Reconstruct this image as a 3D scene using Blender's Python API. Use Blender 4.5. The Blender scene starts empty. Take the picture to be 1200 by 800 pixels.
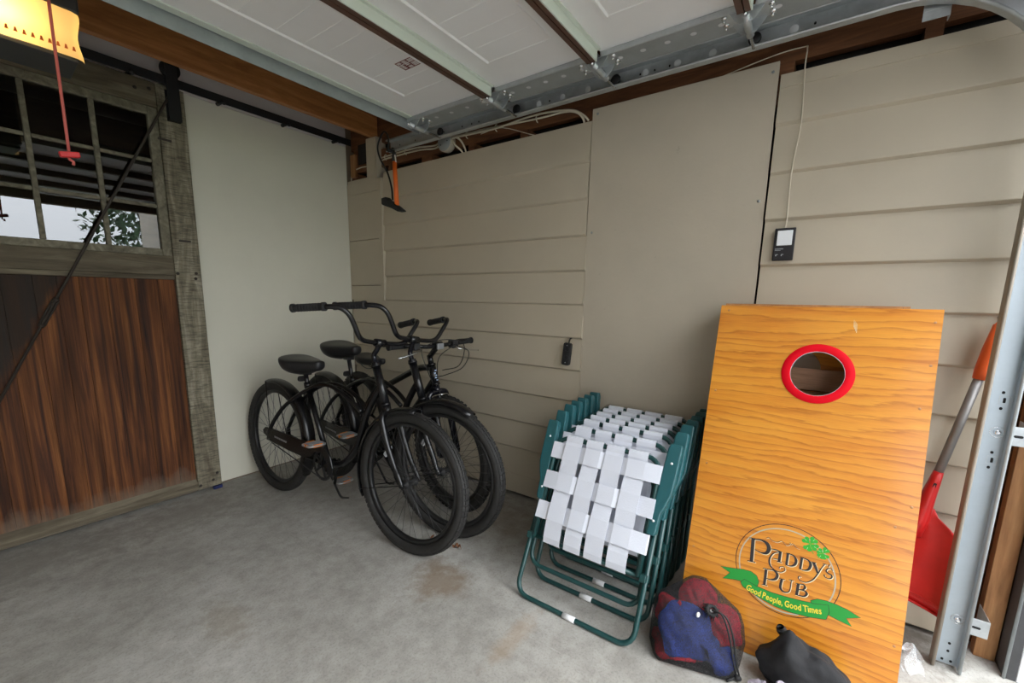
import bpy, bmesh, math, random
from mathutils import Vector, Matrix, Euler
from math import sin, cos, pi, radians, sqrt, atan2

# right siding wall is the plane X=0 (room at X<0), back wall is Y=0 (room at Y<0), floor Z=0, metres
scn = bpy.context.scene
col = scn.collection
rnd = random.Random(7)

# ------------------------------------------------------------------ camera
def make_camera():
    yaw, pit, rol = radians(53.97512), radians(-9.46328), radians(0.85488)
    fw = Vector((sin(yaw)*cos(pit), cos(yaw)*cos(pit), sin(pit)))
    rt = Vector((cos(yaw), -sin(yaw), 0)); up = rt.cross(fw)
    c, s = cos(rol), sin(rol)
    r2 = c*rt + s*up; u2 = -s*rt + c*up
    cam = bpy.data.cameras.new('camera'); o = bpy.data.objects.new('camera', cam); col.objects.link(o)
    m = Matrix((r2, u2, -fw)).transposed().to_4x4()
    m.translation = Vector((-2.1048, -3.0120, 1.2160))
    o.matrix_world = m
    cam.sensor_width = 36; cam.sensor_fit = 'HORIZONTAL'
    cam.lens = 36*500.525/1200
    cam.shift_x = 0.009287; cam.shift_y = 0.026936
    cam.clip_start = 0.02; cam.clip_end = 200
    scn.camera = o
make_camera()

# ------------------------------------------------------------------ world and exposure
def make_world():
    w = bpy.data.worlds.new('overcast_sky'); scn.world = w; w.use_nodes = True
    n = w.node_tree.nodes; L = w.node_tree.links; n.clear()
    out = n.new('ShaderNodeOutputWorld'); bg = n.new('ShaderNodeBackground')
    tc = n.new('ShaderNodeTexCoord'); sep = n.new('ShaderNodeSeparateXYZ')
    cr = n.new('ShaderNodeValToRGB'); nz = n.new('ShaderNodeTexNoise'); mx = n.new('ShaderNodeMixRGB')
    L.new(tc.outputs['Generated'], sep.inputs[0]); L.new(sep.outputs['Z'], cr.inputs[0])
    e = cr.color_ramp.elements
    e[0].position = 0.0; e[0].color = (0.36, 0.375, 0.39, 1)
    e[1].position = 1.0; e[1].color = (0.93, 0.97, 1.0, 1)
    nz.inputs['Scale'].default_value = 3.0; nz.inputs['Detail'].default_value = 4
    L.new(tc.outputs['Generated'], nz.inputs['Vector'])
    mx.blend_type = 'MULTIPLY'; mx.inputs[0].default_value = 0.25
    L.new(cr.outputs[0], mx.inputs[1]); L.new(nz.outputs[0], mx.inputs[2])
    L.new(mx.outputs[0], bg.inputs[0]); bg.inputs[1].default_value = 7.0
    L.new(bg.outputs[0], out.inputs[0])
make_world()
scn.view_settings.view_transform = 'Standard'
scn.view_settings.look = 'None'
scn.view_settings.gamma = 1
scn.view_settings.use_curve_mapping = False
scn.view_settings.exposure = 1.08
try:
    scn.cycles.use_denoising = True
    scn.cycles.max_bounces = 10; scn.cycles.diffuse_bounces = 6; scn.cycles.transparent_max_bounces = 16
    scn.cycles.sample_clamp_indirect = 6
except Exception:
    pass

# ------------------------------------------------------------------ material helpers
M = {}
def principled(name, color, rough=0.6, metal=0.0, spec=0.5, **kw):
    m = bpy.data.materials.new(name); m.use_nodes = True
    p = m.node_tree.nodes['Principled BSDF']
    p.inputs['Base Color'].default_value = (*color, 1); p.inputs['Roughness'].default_value = rough
    p.inputs['Metallic'].default_value = metal; p.inputs['Specular IOR Level'].default_value = spec
    for k, v in kw.items(): p.inputs[k.replace('_', ' ')].default_value = v
    M[name] = m
    return m
class NT:
    "small node-graph helper"
    def __init__(s, m): s.m = m; s.n = m.node_tree.nodes; s.l = m.node_tree.links; s.p = s.n.get('Principled BSDF')
    def node(s, t, **kw):
        x = s.n.new(t)
        for k, v in kw.items():
            if hasattr(x, k): setattr(x, k, v)
            else: x.inputs[k].default_value = v
        return x
    def coord(s, scale=(1, 1, 1), kind='Object', rand=False, rot=(0, 0, 0)):
        tc = s.node('ShaderNodeTexCoord'); mp = s.node('ShaderNodeMapping')
        mp.inputs['Scale'].default_value = scale; mp.inputs['Rotation'].default_value = rot
        src = tc.outputs[kind]
        if rand:
            oi = s.node('ShaderNodeObjectInfo'); vm = s.node('ShaderNodeVectorMath', operation='SCALE')
            vm.inputs[0].default_value = (7.3, 11.1, 5.7); s.l.new(oi.outputs['Random'], vm.inputs['Scale'])
            ad = s.node('ShaderNodeVectorMath', operation='ADD'); s.l.new(src, ad.inputs[0]); s.l.new(vm.outputs[0], ad.inputs[1]); src = ad.outputs[0]
        s.l.new(src, mp.inputs['Vector']); return mp.outputs[0]
    def noise(s, vec, scale=5, detail=4, rough=0.6, dist=0.0):
        x = s.node('ShaderNodeTexNoise'); x.inputs['Scale'].default_value = scale; x.inputs['Detail'].default_value = detail
        x.inputs['Roughness'].default_value = rough; x.inputs['Distortion'].default_value = dist
        s.l.new(vec, x.inputs['Vector']); return x.outputs[0]
    def ramp(s, fac, stops):
        x = s.node('ShaderNodeValToRGB'); e = x.color_ramp.elements
        while len(e) < len(stops): e.new(0.5)
        for i, (p, c) in enumerate(stops):
            e[i].position = p; e[i].color = (*c, 1) if len(c) == 3 else c
        s.l.new(fac, x.inputs[0]); return x.outputs[0]
    def mix(s, fac, a, b, mode='MIX'):
        x = s.node('ShaderNodeMixRGB', blend_type=mode)
        if isinstance(fac, (int, float)): x.inputs[0].default_value = fac
        else: s.l.new(fac, x.inputs[0])
        for i, v in ((1, a), (2, b)):
            if isinstance(v, tuple): x.inputs[i].default_value = (*v, 1)
            else: s.l.new(v, x.inputs[i])
        return x.outputs[0]
    def math(s, op, a, b=0.0, clamp=False):
        x = s.node('ShaderNodeMath', operation=op); x.use_clamp = clamp
        for i, v in ((0, a), (1, b)):
            if isinstance(v, (int, float)): x.inputs[i].default_value = v
            else: s.l.new(v, x.inputs[i])
        return x.outputs[0]
    def color(s, c): s.l.new(c, s.p.inputs['Base Color'])
    def rough(s, c): s.l.new(c, s.p.inputs['Roughness'])
    def bump(s, h, strength=0.3, dist=0.01):
        b = s.node('ShaderNodeBump'); b.inputs['Strength'].default_value = strength; b.inputs['Distance'].default_value = dist
        s.l.new(h, b.inputs['Height']); s.l.new(b.outputs[0], s.p.inputs['Normal'])

def paint(name, c, rough=0.5, var=0.12, scale=3.0, bump=0.15, bscale=90, specks=None):
    m = principled(name, c, rough); t = NT(m); v = t.coord()
    n1 = t.noise(v, scale, 5, 0.65)
    dark = tuple(x*(1-var) for x in c); light = tuple(min(1, x*(1+var*0.6)) for x in c)
    cc = t.ramp(n1, [(0.3, dark), (0.7, light)])
    if specks:
        n3 = t.noise(v, 26, 6, 0.75)
        cc = t.mix(t.ramp(n3, [(0.66, (0, 0, 0)), (0.72, (1, 1, 1))]), cc, specks)
    t.color(cc)
    t.bump(t.noise(v, bscale, 3), bump, 0.002)
    return m
def wood(name, stops, stretch=(1, 1, 1), scale=6, rough=0.65, dist=1.5, bump=0.25, saw=None, rand=True, fine=(0.75, 1.0)):
    m = principled(name, (0.3, 0.2, 0.1), rough); t = NT(m); v = t.coord(stretch, rand=rand)
    n1 = t.noise(v, scale, 6, 0.62, dist)
    c = t.ramp(n1, stops)
    n2 = t.noise(v, scale*5, 4, 0.7)
    c = t.mix(1.0, c, t.ramp(n2, [(0.3, (fine[0],)*3), (0.7, (fine[1],)*3)]), 'MULTIPLY')
    h = n2
    if saw:
        v2 = t.coord(saw[0], rand=rand); n3 = t.noise(v2, saw[1], 3, 0.7)
        c = t.mix(1.0, c, t.ramp(n3, [(0.36, (saw[2],)*3), (0.55, (1.0,)*3)]), 'MULTIPLY'); h = n3
    t.color(c); t.bump(h, bump, 0.004)
    return m
def metal(name, c, rough=0.35, var=0.15, scale=8, met=0.9):
    m = principled(name, c, rough, met); t = NT(m); v = t.coord()
    n1 = t.noise(v, scale, 5, 0.7)
    t.color(t.ramp(n1, [(0.3, tuple(x*(1-var) for x in c)), (0.7, tuple(min(1, x*(1+var)) for x in c))]))
    t.rough(t.ramp(n1, [(0.3, (rough*0.8,)*3), (0.75, (min(1, rough*1.35),)*3)]))
    return m

# ------------------------------------------------------------------ materials
paint('siding_paint', (0.485, 0.43, 0.335), 0.42, 0.06, 2.0, 0.25, 60)
paint('plywood_paint', (0.475, 0.425, 0.34), 0.45, 0.06, 2.5, 0.5, 45, specks=(0.36, 0.32, 0.26))
paint('back_panel_paint', (0.66, 0.64, 0.54), 0.5, 0.05, 1.5, 0.1, 80)
paint('upper_panel_paint', (0.60, 0.575, 0.56), 0.6, 0.04, 1.5, 0.1, 80)
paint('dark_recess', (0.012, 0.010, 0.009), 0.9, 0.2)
paint('wall_board', (0.20, 0.15, 0.10), 0.8, 0.2)
wood('header_wood', [(0.25, (0.055, 0.02, 0.008)), (0.55, (0.17, 0.066, 0.024)), (0.8, (0.27, 0.12, 0.045))], (4, 0.7, 6), 3.0)
wood('beam_wood', [(0.25, (0.26, 0.095, 0.026)), (0.55, (0.46, 0.195, 0.060)), (0.8, (0.60, 0.29, 0.105))], (0.6, 5, 5), 2.5, 0.55)
wood('jamb_wood', [(0.25, (0.22, 0.09, 0.03)), (0.55, (0.42, 0.20, 0.075)), (0.8, (0.55, 0.30, 0.13))], (5, 5, 0.5), 2.5)
wood('weathered_wood', [(0.25, (0.09, 0.072, 0.044)), (0.5, (0.25, 0.22, 0.155)), (0.8, (0.50, 0.46, 0.36))], (5, 5, 0.8), 3.0, 0.85, 1.0, 0.4, saw=((1.0, 1.0, 9.0), 16, 0.50))
wood('weathered_rail', [(0.25, (0.055, 0.042, 0.026)), (0.5, (0.13, 0.106, 0.07)), (0.8, (0.25, 0.215, 0.15))], (0.8, 5, 7), 3.0, 0.85, 1.0, 0.4)
wood('sash_wood', [(0.25, (0.09, 0.078, 0.052)), (0.5, (0.19, 0.17, 0.12)), (0.8, (0.34, 0.31, 0.23))], (3, 3, 3), 5.0, 0.8)
wood('shed_wood', [(0.3, (0.05, 0.03, 0.018)), (0.7, (0.11, 0.07, 0.04))], (1, 5, 5), 2.0)

def door_plank_mat():
    m = principled('door_plank', (0.2, 0.08, 0.03), 0.5); t = NT(m)
    v = t.coord((17, 17, 0.42), rand=True)
    n1 = t.noise(v, 2.4, 7, 0.65, 0.8)
    c = t.ramp(n1, [(0.30, (0.030, 0.011, 0.006)), (0.43, (0.10, 0.032, 0.011)), (0.54, (0.185, 0.064, 0.019)), (0.64, (0.26, 0.098, 0.029)), (0.76, (0.44, 0.21, 0.085))])
    n2 = t.noise(v, 14, 4, 0.7)
    c = t.mix(1.0, c, t.ramp(n2, [(0.3, (0.6,)*3), (0.7, (1.0,)*3)]), 'MULTIPLY')
    wb = t.noise(t.coord((7, 7, 0.5), rand=True), 2.0, 3, 0.5, 0.6)
    c = t.mix(1.0, c, t.ramp(wb, [(0.32, (0.34, 0.30, 0.28)), (0.62, (1, 1, 1))]), 'MULTIPLY')
    tc = t.node('ShaderNodeTexCoord'); sp = t.node('ShaderNodeSeparateXYZ'); t.l.new(tc.outputs['Object'], sp.inputs[0])
    x, z = sp.outputs['X'], sp.outputs['Z']
    # weather stain: black grime above the diagonal brace, pale worn patches near the sill
    nz = t.noise(t.coord((3, 3, 1.2)), 3.0, 5, 0.7)
    d = t.math('ADD', t.math('MULTIPLY', t.math('ADD', x, 0.063), -1.98), t.math('SUBTRACT', z, 1.12))
    d = t.math('ADD', d, t.math('MULTIPLY', t.math('SUBTRACT', nz, 0.5), 0.35))
    st = t.ramp(d, [(0.0, (0, 0, 0)), (0.12, (1, 1, 1))])
    c = t.mix(t.math('MULTIPLY', st, 0.90), c, (0.016, 0.012, 0.009))
    gr = t.ramp(t.math('ADD', t.math('MULTIPLY', z, -4.0), t.math('ADD', nz, 0.35)), [(0.18, (0, 0, 0)), (0.6, (1, 1, 1))])
    c = t.mix(t.math('MULTIPLY', gr, 0.7), c, (0.17, 0.13, 0.095))
    t.color(c); t.bump(n2, 0.3, 0.004)
    t.rough(t.ramp(n1, [(0.3, (0.6,)*3), (0.7, (0.75,)*3)]))
    t.p.inputs['Specular IOR Level'].default_value = 0.25
door_plank_mat()

def pine_mat(name='pine_plywood'):
    m = principled(name, (0.7, 0.35, 0.08), 0.32); t = NT(m)
    v = t.coord((1.0, 1.0, 1.0))
    # object X across the board, Y up it: grain runs across
    warp = t.noise(t.coord((0.55, 2.0, 1)), 1.7, 3, 0.45, 0.2)
    tc = t.node('ShaderNodeTexCoord'); sp = t.node('ShaderNodeSeparateXYZ'); t.l.new(tc.outputs['Object'], sp.inputs[0])
    wob = t.noise(t.coord((2.2, 20, 1)), 2.2, 4, 0.6, 0.1)
    ph = t.math('ADD', t.math('MULTIPLY', sp.outputs['Y'], 34.0), t.math('MULTIPLY', warp, 8.0))
    ph = t.math('ADD', ph, t.math('MULTIPLY', wob, 1.7))
    fr = t.math('FRACT', ph)
    c = t.ramp(fr, [(0.0, (0.74, 0.31, 0.032)), (0.42, (0.71, 0.27, 0.024)), (0.72, (0.58, 0.19, 0.016)), (0.87, (0.36, 0.095, 0.006)), (0.95, (0.62, 0.23, 0.022)), (1.0, (0.74, 0.31, 0.032))])
    wide = t.noise(t.coord((1.2, 5, 1)), 2.0, 3, 0.5)
    c = t.mix(0.45, c, t.ramp(wide, [(0.35, (0.54, 0.17, 0.010)), (0.65, (0.74, 0.33, 0.04))]))
    fine = t.noise(t.coord((6, 150, 1)), 3.0, 3, 0.6)
    c = t.mix(1.0, c, t.ramp(fine, [(0.3, (0.85,)*3), (0.7, (1.0,)*3)]), 'MULTIPLY')
    t.color(c)
    t.p.inputs['Coat Weight'].default_value = 0.35; t.p.inputs['Coat Roughness'].default_value = 0.12
pine_mat()
wood('pine_frame', [(0.3, (0.36, 0.15, 0.05)), (0.7, (0.58, 0.29, 0.11))], (4, 4, 1), 4.0, 0.5)
wood('inner_pine', [(0.3, (0.42, 0.22, 0.12)), (0.7, (0.60, 0.36, 0.22))], (1, 12, 12), 3.0, 0.6)

def concrete_mat():
    m = principled('concrete', (0.4, 0.39, 0.37), 0.8); t = NT(m)
    v = t.coord()
    a = t.noise(v, 1.6, 8, 0.62, 0.3); b = t.noise(v, 14, 6, 0.7); f = t.noise(v, 120, 3, 0.7)
    c = t.ramp(a, [(0.30, (0.315, 0.30, 0.275)), (0.5, (0.405, 0.39, 0.36)), (0.7, (0.475, 0.46, 0.43))])
    c = t.mix(1.0, c, t.ramp(b, [(0.32, (0.74, 0.73, 0.71)), (0.60, (1, 1, 1))]), 'MULTIPLY')
    c = t.mix(1.0, c, t.ramp(f, [(0.34, (0.80,)*3), (0.5, (1, 1, 1))]), 'MULTIPLY')
    sp_ = t.noise(v, 34, 5, 0.8)
    c = t.mix(t.math('MULTIPLY', t.ramp(sp_, [(0.60, (0, 0, 0)), (0.70, (1, 1, 1))]), 0.40), c, (0.20, 0.185, 0.165))
    # trowel scratches
    s = t.noise(t.coord((14, 0.9, 1), rot=(0, 0, 0.5)), 4, 4, 0.7)
    c = t.mix(t.math('MULTIPLY', t.ramp(s, [(0.62, (0, 0, 0)), (0.72, (1, 1, 1))]), 0.22), c, (0.60, 0.585, 0.55))
    # spilled stains
    tc = t.node('ShaderNodeTexCoord')
    def blot(x, y, r, colr, amt, sx=1.0, sy=1.0):
        nonlocal c
        mp = t.node('ShaderNodeMapping'); mp.inputs['Location'].default_value = (-x*sx/r, -y*sy/r, 0); mp.inputs['Scale'].default_value = (sx/r, sy/r, 0)
        t.l.new(tc.outputs['Object'], mp.inputs['Vector'])
        ln = t.node('ShaderNodeVectorMath', operation='LENGTH'); t.l.new(mp.outputs[0], ln.inputs[0])
        d = t.math('ADD', ln.outputs['Value'], t.math('MULTIPLY', t.math('SUBTRACT', b, 0.5), 1.6))
        k = t.ramp(d, [(0.35, (1, 1, 1)), (1.0, (0, 0, 0))])
        c = t.mix(t.math('MULTIPLY', k, amt), c, colr)
    blot(-0.90, -1.82, 0.15, (0.22, 0.155, 0.10), 0.68)
    blot(-0.83, -1.72, 0.09, (0.19, 0.13, 0.08), 0.45)
    blot(-1.55, -1.35, 0.13, (0.22, 0.17, 0.11), 0.32, 1.6, 0.7)
    blot(-1.35, -0.30, 0.3, (0.20, 0.18, 0.15), 0.4, 0.6, 1.3)
    blot(-2.0, -0.25, 0.35, (0.20, 0.19, 0.17), 0.35, 0.6, 1.3)
    blot(-0.30, -1.75, 0.22, (0.22, 0.16, 0.11), 0.35, 1.0, 0.6)
    blot(-0.95, -2.25, 0.10, (0.42, 0.26, 0.12), 0.25, 0.5, 2.0)
    blot(-0.10, -3.35, 0.18, (0.10, 0.08, 0.06), 0.7, 1.0, 0.8)
    t.color(c); t.bump(b, 0.12, 0.01)
    t.rough(t.ramp(a, [(0.3, (0.7,)*3), (0.7, (0.9,)*3)]))
concrete_mat()
paint('driveway', (0.10, 0.10, 0.10), 0.9, 0.2, 1.0)
paint('lawn_green', (0.06, 0.13, 0.03), 0.9, 0.35, 2.0)
paint('door_white', (0.83, 0.835, 0.84), 0.45, 0.03, 3.0, 0.1, 120)
paint('door_rail_white', (0.62, 0.68, 0.61), 0.4, 0.03)
paint('door_rail_brown', (0.085, 0.040, 0.026), 0.5, 0.15)
paint('label_maroon', (0.16, 0.035, 0.035), 0.5, 0.05)
paint('label_white', (0.75, 0.73, 0.72), 0.5, 0.03)
metal('galvanised', (0.50, 0.53, 0.55), 0.42, 0.16, 14, 0.75)
metal('galvanised_dull', (0.36, 0.39, 0.40), 0.55, 0.15, 10, 0.55)
metal('galvanised_bright', (0.44, 0.50, 0.55), 0.45, 0.08, 9, 0.55)
metal('chrome', (0.75, 0.76, 0.78), 0.18, 0.08, 20, 1.0)
metal('shaded_lip', (0.33, 0.29, 0.24), 0.6, 0.12, 8, 0.3)  # shade on the side lip of the upright, put into the colour
principled('black_slot', (0.008, 0.008, 0.008), 0.9)
principled('spot_weld', (0.62, 0.64, 0.66), 0.6)
paint('track_black', (0.008, 0.008, 0.009), 0.6, 0.2)
paint('rod_iron', (0.035, 0.026, 0.020), 0.7, 0.3, 20)
paint('frame_black', (0.006, 0.006, 0.0075), 0.27, 0.2, 6, 0.0)
principled('gloss_black', (0.006, 0.006, 0.010), 0.12)
paint('matte_black', (0.016, 0.016, 0.017), 0.7, 0.2)
paint('saddle_vinyl', (0.014, 0.014, 0.016), 0.36, 0.2, 20, 0.2, 150)
def tyre_mat():
    m = principled('tyre_rubber', (0.045, 0.043, 0.042), 0.75); t = NT(m)
    v = t.coord(); n = t.noise(v, 18, 5, 0.7)
    t.color(t.ramp(n, [(0.3, (0.014, 0.0135, 0.013)), (0.62, (0.024, 0.023, 0.022)), (0.8, (0.075, 0.07, 0.062))]))
    t.bump(t.noise(v, 160, 2), 0.3, 0.002)
tyre_mat()
principled('rim_black', (0.013, 0.013, 0.014), 0.4)
principled('spoke_steel', (0.10, 0.10, 0.105), 0.4, 0.8)
principled('pedal_grey', (0.34, 0.35, 0.37), 0.3, 0.5)
principled('amber_reflector', (0.85, 0.24, 0.015), 0.25)
principled('clear_reflector', (0.62, 0.64, 0.68), 0.2)
principled('decal_grey', (0.30, 0.30, 0.31), 0.5)
principled('badge_blue', (0.35, 0.45, 0.62), 0.4)
paint('chair_green', (0.018, 0.098, 0.112), 0.35, 0.12, 5, 0.25, 200)
paint('tube_green', (0.012, 0.055, 0.055), 0.28, 0.15, 6)
paint('chair_webbing', (0.70, 0.73, 0.82), 0.5, 0.02, 6, 0.3, 220)
paint('clip_white', (0.80, 0.81, 0.83), 0.45, 0.03)
principled('ring_red', (0.64, 0.0, 0.010), 0.6, 0, 0.15)
principled('ink_black', (0.022, 0.018, 0.018), 0.5)
principled('ink_cream', (0.72, 0.64, 0.42), 0.5)
principled('ink_silver', (0.42, 0.38, 0.28), 0.5)
principled('ribbon_green', (0.012, 0.28, 0.035), 0.45)
principled('clover_green', (0.03, 0.36, 0.025), 0.45)
principled('clover_light', (0.36, 0.62, 0.32), 0.4)
principled('ink_yellow', (0.80, 0.62, 0.045), 0.5)
paint('shovel_red', (0.56, 0.013, 0.012), 0.38, 0.18, 6)
paint('shovel_orange', (0.75, 0.115, 0.02), 0.4, 0.12, 6)
metal('shaft_grey', (0.26, 0.25, 0.245), 0.45, 0.1, 10, 0.5)
paint('pump_orange', (0.78, 0.15, 0.02), 0.4, 0.08, 6)
paint('cable_white', (0.66, 0.60, 0.48), 0.5, 0.08)
paint('box_cream', (0.50, 0.44, 0.35), 0.5, 0.1)
paint('cord_red', (0.62, 0.13, 0.11), 0.6, 0.1)
paint('handle_red', (0.60, 0.012, 0.016), 0.4, 0.1)
paint('opener_grey', (0.045, 0.045, 0.043), 0.55, 0.15)
paint('device_black', (0.008, 0.008, 0.011), 0.5, 0.1)
principled('device_white', (0.78, 0.82, 0.86), 0.35)
principled('device_print', (0.45, 0.47, 0.5), 0.5)
paint('bag_blue', (0.035, 0.075, 0.40), 0.8, 0.3, 14, 0.9, 60)
paint('bag_red', (0.62, 0.012, 0.035), 0.8, 0.3, 14, 0.9, 60)
paint('bag_lavender', (0.44, 0.39, 0.46), 0.8, 0.25, 14, 0.4, 150)
paint('cloth_black', (0.012, 0.012, 0.014), 0.85, 0.3, 12, 0.6, 90)
paint('cord_black', (0.012, 0.012, 0.013), 0.7, 0.2)
paint('paper_white', (0.78, 0.78, 0.78), 0.6, 0.05)
paint('dry_leaf', (0.22, 0.085, 0.035), 0.7, 0.3, 30)
paint('guide_blue', (0.01, 0.02, 0.10), 0.5, 0.2)
paint('tarp_blue', (0.03, 0.12, 0.25), 0.5, 0.2)
paint('bark', (0.07, 0.05, 0.035), 0.9, 0.3, 8)
paint('tree_leaf', (0.035, 0.075, 0.03), 0.7, 0.4, 1.5)
paint('seal_grey', (0.055, 0.055, 0.058), 0.6, 0.25, 12)
paint('trim_white', (0.72, 0.74, 0.76), 0.5, 0.04)

def glass_mat():
    m = bpy.data.materials.new('old_pane_glass'); m.use_nodes = True; t = NT(m); n = t.n
    n.remove(t.p); out = n['Material Output']
    tr = t.node('ShaderNodeBsdfTransparent'); tr.inputs[0].default_value = (0.62, 0.66, 0.62, 1)
    gl = t.node('ShaderNodeBsdfGlossy'); gl.inputs['Color'].default_value = (0.95, 0.97, 1.0, 1); gl.inputs['Roughness'].default_value = 0.004
    fr = t.node('ShaderNodeFresnel'); fr.inputs[0].default_value = 2.0
    bp = t.node('ShaderNodeBump'); bp.inputs['Strength'].default_value = 0.03; bp.inputs['Distance'].default_value = 0.01
    t.l.new(t.noise(t.coord((1, 1, 3)), 3.0, 0, 0.5), bp.inputs['Height'])
    mx = t.node('ShaderNodeMixShader'); t.l.new(fr.outputs[0], mx.inputs[0]); t.l.new(tr.outputs[0], mx.inputs[1]); t.l.new(gl.outputs[0], mx.inputs[2])
    t.l.new(mx.outputs[0], out.inputs['Surface']); M['pane_glass'] = m
glass_mat()
def lens_mat():
    m = bpy.data.materials.new('lamp_lens'); m.use_nodes = True; t = NT(m); n = t.n
    n.remove(t.p); out = n['Material Output']
    a = t.node('ShaderNodeBsdfTranslucent'); a.inputs[0].default_value = (0.95, 0.68, 0.30, 1)
    b = t.node('ShaderNodeBsdfDiffuse'); b.inputs[0].default_value = (0.85, 0.72, 0.50, 1)
    mx = t.node('ShaderNodeMixShader'); mx.inputs[0].default_value = 0.35
    t.l.new(a.outputs[0], mx.inputs[1]); t.l.new(b.outputs[0], mx.inputs[2]); t.l.new(mx.outputs[0], out.inputs['Surface']); M['lamp_lens'] = m
    m = bpy.data.materials.new('bulb_glow'); m.use_nodes = True; t = NT(m)
    t.p.inputs['Emission Color'].default_value = (1.0, 0.72, 0.36, 1); t.p.inputs['Emission Strength'].default_value = 42.0
    M['bulb_glow'] = m
lens_mat()
def net_mat():
    m = bpy.data.materials.new('black_net'); m.use_nodes = True; t = NT(m); n = t.n
    t.p.inputs['Base Color'].default_value = (0.012, 0.012, 0.014, 1); t.p.inputs['Roughness'].default_value = 0.8
    out = n['Material Output']; tr = t.node('ShaderNodeBsdfTransparent')
    vo = t.node('ShaderNodeTexVoronoi', feature='DISTANCE_TO_EDGE'); vo.inputs['Scale'].default_value = 420
    t.l.new(t.coord(), vo.inputs['Vector'])
    k = t.ramp(vo.outputs['Distance'], [(0.10, (1, 1, 1)), (0.16, (0, 0, 0))])
    mx = t.node('ShaderNodeMixShader'); t.l.new(k, mx.inputs[0]); t.l.new(tr.outputs[0], mx.inputs[1]); t.l.new(t.p.outputs[0], mx.inputs[2])
    t.l.new(mx.outputs[0], out.inputs['Surface']); M['black_net'] = m
    m = bpy.data.materials.new('clear_plastic'); m.use_nodes = True; t = NT(m); n = t.n
    t.p.inputs['Base Color'].default_value = (0.85, 0.88, 0.9, 1); t.p.inputs['Roughness'].default_value = 0.15
    out = n['Material Output']; tr = t.node('ShaderNodeBsdfTransparent')
    mx = t.node('ShaderNodeMixShader'); mx.inputs[0].default_value = 0.28; t.l.new(tr.outputs[0], mx.inputs[1]); t.l.new(t.p.outputs[0], mx.inputs[2])
    t.l.new(mx.outputs[0], out.inputs['Surface']); M['clear_plastic'] = m
net_mat()

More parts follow.
